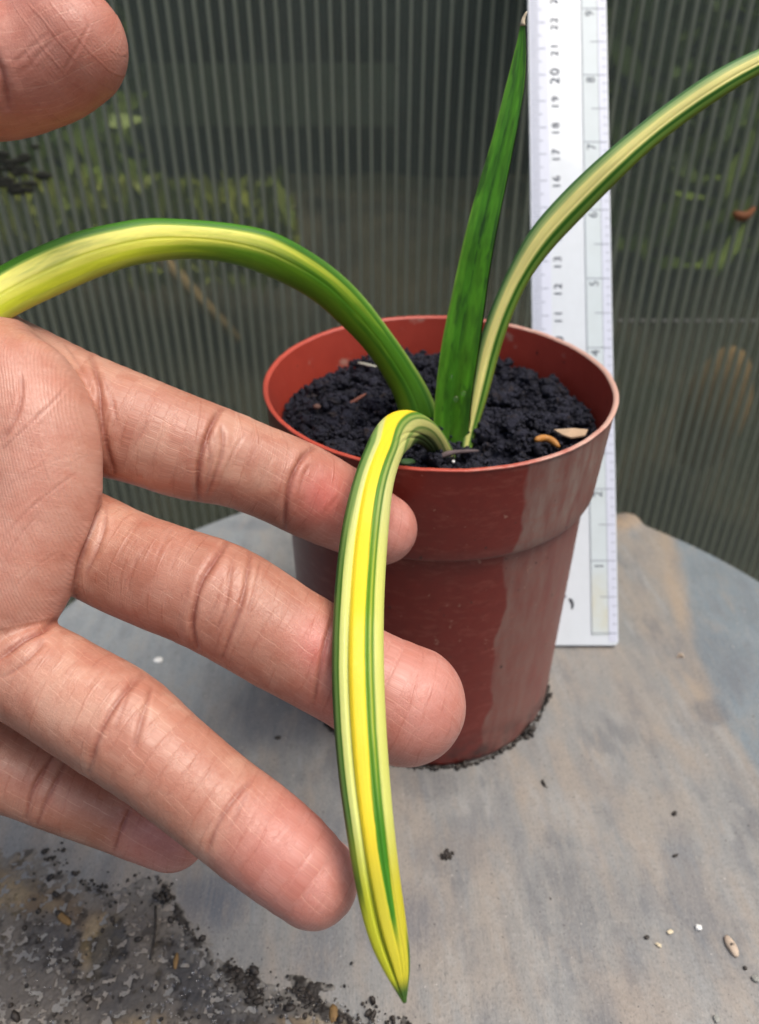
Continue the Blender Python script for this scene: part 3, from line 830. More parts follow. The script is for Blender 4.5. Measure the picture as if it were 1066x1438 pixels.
# -- leaf hanging in front, held by the fingers
L1 = [(650, 668), (640, 640), (628, 615), (610, 593), (590, 580), (568, 574), (546, 579), (527, 598), (511, 630), (497, 668), (485, 712), (475, 770), (468, 850), (465, 930), (468, 1010), (475, 1090), (485, 1160), (497, 1235), (514, 1310), (538, 1365), (566, 1408)]
R1 = [(604, 676), (603, 652), (602, 636), (594, 627), (583, 623), (574, 628), (566, 637), (560, 650), (555, 668), (550, 692), (546, 735), (542, 790), (539, 856), (539, 932), (542, 1010), (547, 1086), (553, 1154), (561, 1226), (571, 1296), (577, 1348), (571, 1409)]
def col1(a, v, fr):
    gd, gl = lin(60, 102, 22), lin(128, 152, 78)
    c = stripes(a, v, [(-.90, lin(44, 80, 30)), (-.78, lin(92, 124, 58)), (-.70, gd), (-.36, lin(206, 210, 122)), (.26, YE), (.44, lin(92, 136, 16)), (.52, lin(156, 168, 44)), (.62, lin(96, 134, 26)), (2, lin(200, 202, 104))], .035, 1, .03)
    up = stripes(a, v, [(-.86, lin(60, 100, 40)), (-.62, lin(118, 148, 78)), (-.40, lin(196, 200, 124)), (.20, YE), (.36, lin(88, 134, 44)), (.50, lin(140, 158, 78)), (.60, lin(84, 120, 48)), (2, lin(192, 192, 118))], .03, 2, .035)
    w = smooth01(v, .22, .38)[:, None]
    c = up * (1 - w) + c * w
    ae = a + 1.5 * smooth01(v, .165, .07)
    bs = stripes(ae, v, [(-.86, lin(60, 100, 40)), (-.62, lin(118, 148, 78)), (-.40, lin(196, 200, 124)), (.20, YE), (.36, lin(80, 126, 40)), (.50, lin(140, 158, 78)), (.60, lin(84, 120, 48)), (1.0, lin(186, 186, 112)), (1.2, lin(110, 132, 66)), (1.5, lin(150, 156, 90)), (9, lin(66, 88, 38))], .03, 2, .05)
    w0 = smooth01(v, .215, .17)[:, None]
    c = c * (1 - w0) + bs * w0
    # towards the tip: green streak ends, yellow green everywhere
    tip = stripes(a, v, [(-.5, lin(188, 190, 46)), (-.28, lin(150, 158, 40)), (2, lin(190, 180, 46))], .03, 3, .08)
    gs = smooth01(np.exp(-((a - .40 - .10 * (fbm2(v * 14, v * 0, 13) - .5)) / (.20 - .10 * smooth01(v, .75, .93))) ** 2) * (.75 + .5 * fbm2(v * 40, a * 8, 14)), .25, .55) * smooth01(v, .93, .86)
    le = smooth01(v, .86, .82) * (a < -.62)
    w2 = smooth01(v, .70, .84)[:, None]
    c = c * (1 - w2) + tip * w2
    c = c + (lin(58, 120, 10) - c) * (gs * smooth01(v, .55, .75))[:, None]
    c = c + (lin(48, 86, 30) - c) * (smooth01(a, -.66, -.78) * smooth01(v, .88, .80) * w2[:, 0])[:, None]
    c = c + (lin(60, 90, 34) - c) * smooth01(v, .955, .985)[:, None]
    c = c + (lin(60, 96, 36) - c) * (smooth01(a, .80, .92) * smooth01(v, .88, .93))[:, None]
    line = np.exp(-((a + .37) / .035) ** 2) * smooth01(v, .35, .5)
    c = c + (lin(96, 108, 26) - c) * (.9 * line)[:, None]
    c = c * (.90 + .22 * fbm2(a * 26, v * 2.5, 15))[:, None]
    bk = lin(70, 104, 44) + (lin(170, 176, 90) - lin(70, 104, 44)) * (fbm2(a * 4, v * 3, 9)[:, None] > .55)
    return np.where(fr[:, None], c, bk)
fr1 = lambda a, v: .52 * np.sqrt(np.clip(1 - a * a, 0, 1)) - (.14 + .22 * smooth01(v, .75, .97)) * np.exp(-((a + .37) / .09) ** 2) * smooth01(v, .1, .4) - .06 * np.exp(-((a - .30) / .07) ** 2) - .05 * np.exp(-((a - .58) / .06) ** 2)
bk1 = lambda a, v: -.72 * np.sqrt(np.clip(1 - a * a, 0, 1))
leaf('leaf', L1, R1, [(0, 20.2), (.05, 19.0), (.09, 17.6), (.13, 16.4), (.17, 15.55), (.22, 14.95), (.28, 14.45), (.34, 13.8), (.42, 13.0), (.50, 12.55), (.60, 12.15), (.72, 11.75), (.85, 11.45), (1, 11.1)], fr1, bk1, col1,
     'yellow leaf with green edges bending down in front of the fingers', plant, M_LEAF, 420, 90)

# -- big arching leaf to the left
L2 = [(622, 630), (619, 592), (604, 550), (576, 505), (545, 460), (511, 415), (471, 377), (431, 350), (390, 328), (340, 317), (280, 310), (220, 306), (180, 311), (120, 323), (60, 346), (0, 377), (-80, 430), (-160, 500), (-230, 590), (-276, 690)]
R2 = [(560, 628), (562, 600), (558, 570), (545, 540), (524, 505), (500, 475), (470, 447), (440, 420), (400, 397), (350, 377), (310, 366), (260, 361), (220, 364), (170, 374), (120, 393), (80, 412), (40, 431), (0, 453), (-60, 492), (-130, 555), (-200, 630), (-272, 694)]
def col2(a, v, fr):
    c1 = stripes(a, v, [(-.74, lin(66, 122, 22)), (-.66, lin(130, 166, 52)), (-.10, lin(232, 228, 112)), (-.03, lin(200, 202, 56)), (.30, lin(218, 218, 84)), (.66, lin(200, 208, 52)), (2, lin(190, 196, 72))], .07, 21, .05)
    c2 = stripes(a, v, [(-.70, lin(54, 106, 20)), (-.44, lin(186, 194, 58)), (-.26, lin(128, 160, 40)), (.10, lin(74, 124, 22)), (.25, lin(98, 142, 28)), (2, lin(90, 132, 26))], .06, 22, .06)
    c3 = stripes(a, v, [(-.86, lin(130, 160, 60)), (-.6, lin(60, 112, 22)), (.05, lin(72, 124, 22)), (.3, lin(58, 108, 20)), (2, lin(92, 130, 28))], .06, 23, .08)
    w1 = smooth01(v + .16 * (fbm2(a * 3, v * 3, 24) - .5) - .10 * (a + .3), .26, .44)[:, None]; w0 = smooth01(v, .14, .30)[:, None]
    c = (c3 * (1 - w0) + c2 * w0) * (1 - w1) + c1 * w1
    mott = fbm2(a * 5, v * 26, 25)[:, None]
    c = c * (.80 + .40 * mott)
    c = c + (lin(150, 178, 40) - c) * (.25 * smooth01(fbm2(a * 3, v * 12, 27), .55, .72) * (a > -.66))[:, None]
    c = c + (lin(80, 130, 24) - c) * (.30 * smooth01(fbm2(a * 3 + 3, v * 12, 28), .56, .72))[:, None]
    return np.where(fr[:, None], c, lin(86, 120, 44) + 0 * c)
fr2 = lambda a, v: .62 * np.sqrt(np.clip(1 - a * a, 0, 1)) - .018 * np.exp(-((a + .06) / .06) ** 2) - .02 * np.exp(-((a + .66) / .06) ** 2)
bk2 = lambda a, v: -.62 * np.sqrt(np.clip(1 - a * a, 0, 1))
leaf('leaf', L2, R2, [(0, 20.9), (.08, 20.3), (.2, 18.9), (.32, 17.3), (.45, 16.0), (.58, 14.7), (.75, 13.0), (.87, 11.9), (1, 11.3)], fr2, bk2, col2,
     'thick green and pale yellow leaf arching to the left above the palm', plant, M_LEAF, 420, 84)

# -- upright dark leaf
R3 = [(606, 634), (608, 600), (612, 545), (620, 480), (635, 410), (650, 340), (668, 270), (690, 200), (710, 120), (724, 62), (731, 34)]   # left outline
L3 = [(662, 648), (659, 610), (664, 550), (674, 490), (681, 430), (691, 360), (705, 290), (721, 210), (735, 140), (739, 82), (737, 34)]    # right outline
def col3(a, v, fr):
    c = stripes(a, v, [(-.95, lin(128, 152, 60)), (-.7, lin(48, 98, 16)), (-.1, lin(62, 116, 20)), (.5, lin(52, 104, 18)), (.93, lin(66, 118, 24)), (2, lin(96, 134, 44))], .05, 31, .06)
    mott = fbm2(a * 4, v * 22, 32)
    c = c * (1.30 + 1.7 * (mott - .40))[:, None]
    c = c + (lin(26, 60, 20) - c) * (.55 * smooth01(fbm2(a * 2.2 + 3, v * 14, 33), .56, .70))[:, None]
    ml = np.exp(-((a - .06 - .04 * np.sin(v * 9)) / .022) ** 2) * smooth01(fbm2(v * 60, a * 0, 34), .25, .5)
    c = c + (lin(24, 56, 18) - c) * (.8 * ml)[:, None]
    c = c + (lin(96, 140, 50) - c) * (.6 * smooth01(v, .10, .0))[:, None]
    return np.where(fr[:, None], c, lin(50, 96, 32) + 0 * c)
fr3 = lambda a, v: .10 - .20 * (1 - np.abs(a - .06)) ** 1.5 * (1 - .5 * v) + .08 * np.sqrt(np.clip(1 - a * a, 0, 1)) - .10
bk3 = lambda a, v: -.42 * np.sqrt(np.clip(1 - a * a, 0, 1)) - .02
o3, ctr3, S3, N3, hw3 = leaf('leaf', L3, R3, [(0, 20.1), (.25, 18.9), (.5, 17.9), (.75, 17.1), (1, 16.4)], fr3, bk3, col3,
     'plain dark green leaf standing upright in front of the ruler', plant, M_LEAF_D, 320, 64)
pts = [P(734, 36, 16.4), P(734, 30, 16.38), P(736, 24, 16.35), P(740, 16, 16.3)]
V, Fq = tube(resample([list(p) for p in pts], 8), [.06, .055, .045, .04, .03, .03, .02, .01], 8)
b = mesh_obj('dry_tip', V, Fq, mat_simple('dry_tip', lin(206, 190, 160), .7), plant); b.location = -np.array(plant.location)
b['label'] = 'dry curled whitish tip of the upright leaf'
# -- leaf arching to the right
L4 = [(645, 655), (649, 625), (654, 592), (661, 540), (672, 480), (690, 430), (715, 375), (745, 320), (790, 270), (840, 222), (890, 181), (940, 142), (1000, 101), (1066, 68), (1140, 40), (1215, 30)]
R4 = [(655, 660), (661, 638), (668, 612), (685, 560), (700, 500), (716, 450), (741, 395), (775, 350), (811, 312), (860, 262), (911, 212), (970, 166), (1030, 126), (1066, 104), (1140, 64), (1216, 34)]
def col4(a, v, fr):
    # a = -1 is the lower / right edge here (sign fixed below)
    c = stripes(a, v, [(-.80, lin(112, 128, 44)), (-.54, lin(116, 150, 60)), (-.32, lin(50, 102, 20)), (-.22, lin(150, 172, 78)), (.46, lin(246, 236, 146)), (.60, lin(180, 194, 118)), (.80, lin(140, 168, 100)), (2, lin(80, 120, 66))], .05, 41, .05)
    c = c * (.86 + .28 * fbm2(a * 5, v * 20, 42))[:, None]
    c = c + (lin(96, 140, 44) - c) * (.5 * smooth01(v, .12, .0))[:, None]
    return np.where(fr[:, None], c, lin(96, 124, 54) + 0 * c)
fr4 = lambda a, v: .60 * np.sqrt(np.clip(1 - a * a, 0, 1)) - .04 * np.exp(-((a + .08) / .10) ** 2)
bk4 = lambda a, v: -.60 * np.sqrt(np.clip(1 - a * a, 0, 1))
leaf('leaf', R4, L4, [(0, 19.9), (.06, 19.9), (.18, 19.4), (.37, 18.4), (.55, 17.5), (.75, 16.9), (1, 16.5)], fr4, bk4, col4,
     'slim leaf with a cream stripe arching to the right across the ruler', plant, M_LEAF, 360, 72)
for i, (px, py) in enumerate([(651, 552), (640, 560), (634, 530)]):
    lv, lf = lump(2, (.06, .06, .07), 0, i)
    b = mesh_obj('dew_drop', lv, lf, M_WATER); b.location = P(px, py, 19.35 - .1) * CM
    tag(b, ['dew drop at the right edge near the foot of the upright leaf', 'lowest dew drop on the upright leaf', 'topmost dew drop near the foot of the upright leaf'][i], 'dew drop', 'dew drops on the upright leaf')

# ================================================================== RULER
LEAN, W_R = math.radians(38.3), 2.88
ruler = empty('ruler', (8.37, 20.25, .13))
ruler.rotation_euler.x = -LEAN
tag(ruler, 'white plastic ruler leaning on the wall behind the pot', 'ruler')
t = NT('clear_white_plastic')
n1 = t.noise(t.obj(), 150, 5, .6)
c = t.mix(t.ramp(n1, (.4, 0.0), (.75, .25)), lin(208, 215, 219), lin(188, 195, 197))
M_RUL = t.done(Base_Color=c, Roughness=.25, Specular_IOR_Level=.5, Coat_Weight=.3, Subsurface_Weight=.1, Subsurface_Radius=(.004, .004, .004), Subsurface_Scale=.3)
t = NT('grey_inch_strip')
n1 = t.noise(t.obj(), 90, 5, .6)
sz_ = t.n('ShaderNodeSeparateXYZ', {0: t.obj()}).outputs[2]
yel = t.math('MULTIPLY', t.ramp(t.math('MULTIPLY', sz_, 20), (.3, 1.0), (.55, 0.0)), t.ramp(n1, (.4, .2), (.65, .9)))
c = t.mix(t.ramp(n1, (.4, 0.0), (.75, .3)), lin(196, 207, 209), lin(176, 186, 182))
c = t.mix(yel, c, lin(196, 194, 170))
M_STRIP = t.done(Base_Color=c, Roughness=.35)
M_BEV = mat_simple('scale_bevel', lin(202, 207, 220), .3, .5, 200, .05, .05)
M_INK = mat_simple('ruler_ink', lin(62, 68, 82), .6, .3, 200, .1, 0)
M_INKG = mat_simple('grey_ruler_ink', lin(120, 128, 140), .6, .3, 200, .1, 0)
M_INKB = mat_simple('black_ruler_ink', lin(34, 34, 40), .6, .3, 200, .1, 0)
LEN = 31.0
# body with rounded ends, plate 2 mm thick; local x = -W..0, y = -.. front, z up the length
def plate(x0, x1, y0, y1, z0, z1, rad, n=6):
    cs = []
    for cx_, cz_, a0 in ((x1 - rad, z0 + rad, -90), (x1 - rad, z1 - rad, 0), (x0 + rad, z1 - rad, 90), (x0 + rad, z0 + rad, 180)):
        for k in range(n + 1):
            a = math.radians(a0 + 90 * k / n)
            cs.append((cx_ + rad * math.cos(a), cz_ + rad * math.sin(a)))
    m = len(cs)
    v = [(x, y0, z) for x, z in cs] + [(x, y1, z) for x, z in cs]
    return v, [tuple(range(m)), tuple(range(2 * m - 1, m - 1, -1))] + [(i, i + m, (i + 1) % m + m, (i + 1) % m) for i in range(m)]
v, f = plate(-W_R, 0, 0, .18, 0, LEN, .16)
mesh_obj('ruler_body', v, f, M_RUL, ruler, smooth=False)
def strip(name, x0, x1, y0, mat, z0=.12, z1=LEN - .12):
    v, f = box_vf(x0, x1, y0, -.002, z0, z1)
    return mesh_obj(name, v, f, mat, ruler, smooth=False)
X0 = -W_R
strip('scale_bevel', X0 + .03, X0 + .70, -.012, M_BEV)
strip('scale_bevel', -.33, -.03, -.012, M_BEV)
strip('inch_strip', X0 + 1.95, -.345, -.014, M_STRIP, .35)
def boxes(name, lst, mat):
    vs, fs = [], []
    for bx in lst:
        v, f = box_vf(*bx)
        fs += [tuple(k + len(vs) for k in q) for q in f]; vs += v
    b = mesh_obj(name, vs, fs, mat, ruler, smooth=False)
    b['kind'] = 'stuff'
    return b
tk = []
for mm in range(0, 300):
    s = .75 + mm * .1
    ln = .55 if mm % 10 == 0 else (.42 if mm % 5 == 0 else .30)
    tk.append((X0 + .05, X0 + .05 + ln, -.019, -.0135, s - .012, s + .012))
boxes('millimetre_marks', tk, M_INKG)
tk = [(X0 + 1.94, X0 + 1.965, -.02, -.015, .35, LEN - .3), (-.345, -.33, -.02, -.015, .35, LEN - .3)]
for i in range(0, 12 * 8):
    s = .42 + i * 2.54 / 8
    if i % 8 == 0: tk.append((X0 + 1.97, -.06, -.02, -.015, s - .014, s + .014))
    elif i % 4 == 0: tk.append((-.62, -.06, -.02, -.015, s - .012, s + .012))
    else: tk.append((-.2, -.06, -.02, -.015, s - .01, s + .01))
boxes('inch_marks', tk, M_INKG)
def text_mesh(s, size):
    cu = bpy.data.curves.new('numeral', 'FONT')
    cu.body = s; cu.size = size; cu.align_x = 'CENTER'; cu.align_y = 'CENTER'; cu.resolution_u = 3; cu.extrude = .0004 * size * .1; cu.offset = 0; cu.space_character = 1.22
    tmp = bpy.data.objects.new('numeral', cu)
    me = bpy.data.meshes.new_from_object(tmp)
    bpy.data.objects.remove(tmp); bpy.data.curves.remove(cu)
    return me
ROT = Matrix(((0, -1, 0), (0, 0, -1), (1, 0, 0))).to_4x4()
def numeral(s, x, zloc, size, mat, sq=.85):
    me = text_mesh(s, size * CM)
    me.materials.append(mat)
    b = bpy.data.objects.new('numeral', me); COL.objects.link(b); b.parent = ruler
    b.matrix_local = Matrix.Translation(Vector((x, -.021, zloc)) * CM) @ ROT @ Matrix.Diagonal((sq, 1, 1, 1))
for k in range(0, 31):
    if k: numeral(str(k), X0 + .96, k + .70, .50 if k % 10 == 0 else .40, M_INK, 1.12)
for k in range(1, 12):
    numeral(str(k), X0 + 2.26, 2.54 * k + .23, .46, M_INK, 1.0)
cu_pts = [(X0 + 1.18, 1.62), (X0 + 1.26, 1.55), (X0 + 1.30, 1.42), (X0 + 1.27, 1.27)]
V, Fq = tube([(x, -.01, z) for x, z in cu_pts], [.04, .05, .05, .03], 6)
mesh_obj('ink_mark', V, Fq, M_INKB, ruler)

# ================================================================== HAND (one continuous surface grown from a distance field)
def to_cam(px, py, z):
    px, py, z = (np.asarray(q, float) for q in (px, py, z))
    return np.stack([(px - 533) / F_PX * z, (719 - py) / F_PX * z, z], -1)
def finger_chain(U, L, depth, n=26):
    u, l = resample(U, n), resample(L, n)
    c = (u + l) / 2
    d = np.r_[0, np.cumsum(np.linalg.norm(np.diff(c, axis=0), axis=1))]; v = d / d[-1]
    z = np.interp(v, *zip(*depth))
    for _ in range(12): z[1:-1] = (z[:-2] + 2 * z[1:-1] + z[2:]) / 4
    r = np.linalg.norm(u - l, axis=1) / 2 * z / F_PX
    for _ in range(2): r[1:-1] = (r[:-2] + 2 * r[1:-1] + r[2:]) / 4
    return to_cam(c[:, 0], c[:, 1], z), r
def ball_chain(st):
    s = np.array(st, float)
    return to_cam(s[:, 0], s[:, 1], s[:, 3]), s[:, 2] * s[:, 3] / F_PX
INDEX = finger_chain(
    [(-70, 410), (18, 449), (80, 478), (140, 505), (200, 527), (260, 553), (308, 568), (350, 588), (400, 607), (440, 622), (495, 655), (557, 697)],
    [(-70, 610), (0, 640), (80, 660), (140, 668), (200, 684), (240, 699), (275, 707), (310, 708), (350, 721), (400, 746), (440, 764), (475, 776), (513, 789)],
    [(0, 15.3), (.2, 15.15), (.5, 15.0), (.75, 15.8), (1, 17.0)])
MIDDLE = finger_chain(
    [(20, 650), (140, 690), (165, 704), (210, 725), (260, 742), (310, 756), (340, 767), (370, 785), (410, 812), (450, 836), (500, 868), (560, 897), (612, 917)],
    [(-20, 790), (95, 830), (150, 860), (210, 885), (265, 908), (300, 926), (340, 950), (390, 976), (430, 997), (468, 1018), (500, 1042), (528, 1063)],
    [(0, 15.1), (.2, 14.6), (.5, 14.0), (1, 13.95)])
RING = finger_chain(
    [(-60, 800), (75, 880), (100, 890), (140, 912), (190, 938), (225, 961), (247, 985), (290, 1025), (340, 1069), (380, 1095), (430, 1132), (478, 1187)],
    [(-130, 925), (0, 1002), (50, 1035), (100, 1070), (150, 1101), (200, 1135), (240, 1165), (290, 1207), (330, 1239), (370, 1266), (402, 1287)],
    [(0, 13.7), (.3, 13.3), (.6, 12.8), (1, 12.45)])
PINKY = finger_chain(
    [(-100, 950), (0, 1010), (60, 1040), (110, 1060), (150, 1074), (200, 1102), (262, 1130)],
    [(-120, 1085), (0, 1138), (30, 1145), (55, 1157), (100, 1175), (150, 1189), (180, 1203), (222, 1218)],
    [(0, 14.4), (.5, 14.6), (1, 14.9)], 18)
THUMB = ball_chain([(-330, 560, 150, 13.6), (-230, 330, 120, 13.1), (-140, 130, 100, 12.9), (-70, 98, 94, 12.8), (0, 101, 89, 12.75), (45, 95, 80, 12.7), (72, 84, 80, 12.7), (96, 64, 80, 12.65)])
def dense(ch, n):
    c, r = ch
    t = np.linspace(0, len(r) - 1, n); k = np.arange(len(r))
    return np.stack([np.interp(t, k, c[:, i]) for i in range(3)], -1), np.interp(t, k, r)
def soften(ch, n, it):
    c, r = dense(ch, n)
    for _ in range(it):
        c[1:-1] = (c[:-2] + 2 * c[1:-1] + c[2:]) / 4; r[1:-1] = (r[:-2] + 2 * r[1:-1] + r[2:]) / 4
    return c, r
THUMB = soften(THUMB, 40, 6)
PADS = ball_chain([(22, 558, 88, 13.75), (46, 604, 90, 13.62), (52, 650, 89, 13.6), (50, 690, 89, 13.6), (38, 750, 86, 13.55), (10, 826, 85, 13.5), (-60, 880, 90, 13.6)])
PADS = soften(PADS, 30, 4)
BODY = [ball_chain([(-70, 590, 160, 14.4), (-70, 780, 150, 14.2)]),
        ball_chain([(-70, 590, 160, 14.4), (-330, 640, 190, 14.2)]),
        ball_chain([(-70, 800, 150, 14.2), (-330, 800, 180, 14.1)]),
        ball_chain([(-110, 960, 95, 14.4), (-330, 860, 150, 14.2)]),
        ball_chain([(-300, 700, 215, 14.2), (-560, 760, 215, 14.3), (-1000, 860, 235, 14.6)])]
VOX = .033
LO = np.array([-13.0, -7.0, 10.6]); HI = np.array([2.4, 9.4, 18.4])
dims = ((HI - LO) / VOX).astype(int) + 1
field = np.full(dims, 3.0, np.float32)
def carve_in(ch, k, step_fine=True):
    """smooth union of one swept chain into the field"""
    c, r = ch
    lo, hi = (c - r[:, None]).min(0) - .5, (c + r[:, None]).max(0) + .5
    i0 = np.clip(((lo - LO) / VOX).astype(int), 0, dims - 1); i1 = np.clip(((hi - LO) / VOX).astype(int) + 2, 1, dims)
    if (i1 <= i0).any(): return
    d = np.full(tuple(i1 - i0), 3.0, np.float32)
    for a, b, ra, rb in zip(c[:-1], c[1:], r[:-1], r[1:]):
        l2 = np.minimum(a - ra, b - rb) - .45; h2 = np.maximum(a + ra, b + rb) + .45
        j0 = np.clip(((l2 - LO) / VOX).astype(int), i0, i1); j1 = np.clip(((h2 - LO) / VOX).astype(int) + 2, i0, i1)
        if (j1 <= j0).any(): continue
        gx_, gy_, gz_ = (np.float32(LO[q]) + np.arange(j0[q], j1[q], dtype=np.float32) * np.float32(VOX) for q in range(3))
        px_, py_, pz_ = gx_[:, None, None] - np.float32(a[0]), gy_[None, :, None] - np.float32(a[1]), gz_[None, None, :] - np.float32(a[2])
        ab = (b - a).astype(np.float32); ll = float((ab ** 2).sum()) + 1e-9
        t_ = np.clip((px_ * ab[0] + py_ * ab[1] + pz_ * ab[2]) / ll, 0, 1)
        dd = np.sqrt((px_ - t_ * ab[0]) ** 2 + (py_ - t_ * ab[1]) ** 2 + (pz_ - t_ * ab[2]) ** 2) - (ra + t_ * (rb - ra))
        sl = tuple(slice(j0[q] - i0[q], j1[q] - i0[q]) for q in range(3))
        d[sl] = np.minimum(d[sl], dd)
    sl = tuple(slice(i0[q], i1[q]) for q in range(3))
    f_ = field[sl]
    h_ = np.clip(.5 + .5 * (d - f_) / k, 0, 1)
    field[sl] = d * (1 - h_) + f_ * h_ - k * h_ * (1 - h_)
for ch in BODY: carve_in(ch, .6)
carve_in(THUMB, .35)
carve_in(PADS, .28)
for ch in (INDEX, MIDDLE): carve_in(ch, .10)
carve_in(RING, .12)
carve_in(PINKY, .06)
grid = openvdb.FloatGrid()
grid.background = 3.0
grid.copyFromArray(field)
hv, hq = grid.convertToQuads(isovalue=0.0)
hv = hv.astype(float) * VOX + LO
hq = hq[:, ::-1] if True else hq
# keep only the connected surface, smooth a touch
def vnormals(v, q):
    n = np.zeros_like(v)
    fn = np.cross(v[q[:, 2]] - v[q[:, 0]], v[q[:, 3]] - v[q[:, 1]])
    for k in range(4): np.add.at(n, q[:, k], fn)
    return n / (np.linalg.norm(n, axis=1)[:, None] + 1e-12)
def relax(v, q, it, lam=.5):
    for _ in range(it):
        s = np.zeros_like(v); c = np.zeros(len(v))
        for k in range(4):
            np.add.at(s, q[:, k], v[q[:, (k + 1) % 4]] + v[q[:, (k - 1) % 4]]); np.add.at(c, q[:, k], 2)
        v = v + lam * (s / c[:, None] - v)
    return v
hv = relax(hv, hq, 4)
hn = vnormals(hv, hq)
if ((hn * (hv - hv.mean(0))).sum(1)).mean() < 0:
    hq = hq[:, ::-1]; hn = -hn
# finger coordinates: along, around, and which chain is nearest
best = np.full(len(hv), 9.0); fu = np.zeros((len(hv), 3)); fid = np.zeros(len(hv), int); along = np.zeros(len(hv))
for k, ch in enumerate((PADS, BODY[0], INDEX, MIDDLE, RING, PINKY, THUMB)):
    c, r = ch
    s0 = np.r_[0, np.cumsum(np.linalg.norm(np.diff(c, axis=0), axis=1))]
    for i in range(len(r) - 1):
        a, b = c[i], c[i + 1]; ab = b - a
        t_ = np.clip(((hv - a) @ ab) / (ab @ ab), 0, 1)
        q = hv - a - t_[:, None] * ab
        rr_ = r[i] + t_ * (r[i + 1] - r[i])
        d = np.linalg.norm(q, axis=1) - rr_ + (.12 if k < 2 else 0)
        ts_ = t_ if i < len(r) - 2 else np.maximum(t_, ((hv - a) @ ab) / (ab @ ab))
        m = d < best
        side = np.array([-ab[1], ab[0], 0]); side /= np.linalg.norm(side)
        best[m] = d[m]; fid[m] = k
        an = np.arctan2(q @ side, -q[:, 2])
        along[m] = (s0[i] + t_ * np.linalg.norm(ab))[m] / s0[-1]
        if k < 2: fu[m] = np.stack([hv[:, 0] + .25 * hv[:, 1], hv[:, 1], np.zeros(len(hv))], -1)[m]
        else: fu[m] = np.stack([s0[i] + ts_ * np.linalg.norm(ab) + 7.3 * k, an * rr_ + 3.1 * k, np.zeros(len(hv))], -1)[m]
hpx = 533 + hv[:, 0] / hv[:, 2] * F_PX; hpy = 719 - hv[:, 1] / hv[:, 2] * F_PX
facing = smooth01(-(hn * hv).sum(1) / np.linalg.norm(hv, axis=1), .02, .30)
def line_dist(pts, ix, n=14):
    p = resample(pts, n)
    d = np.full(len(ix), 1e3); tt = np.zeros(len(ix))
    X_, Y_ = hpx[ix], hpy[ix]
    for i in range(n - 1):
        a, b = p[i], p[i + 1]; ab = b - a; l2 = ab @ ab
        t_ = np.clip(((X_ - a[0]) * ab[0] + (Y_ - a[1]) * ab[1]) / l2, 0, 1)
        q = np.hypot(X_ - a[0] - t_ * ab[0], Y_ - a[1] - t_ * ab[1]); m = q < d
        d[m] = q[m]; tt[m] = ((i + t_) / (n - 1))[m]
    return d, tt
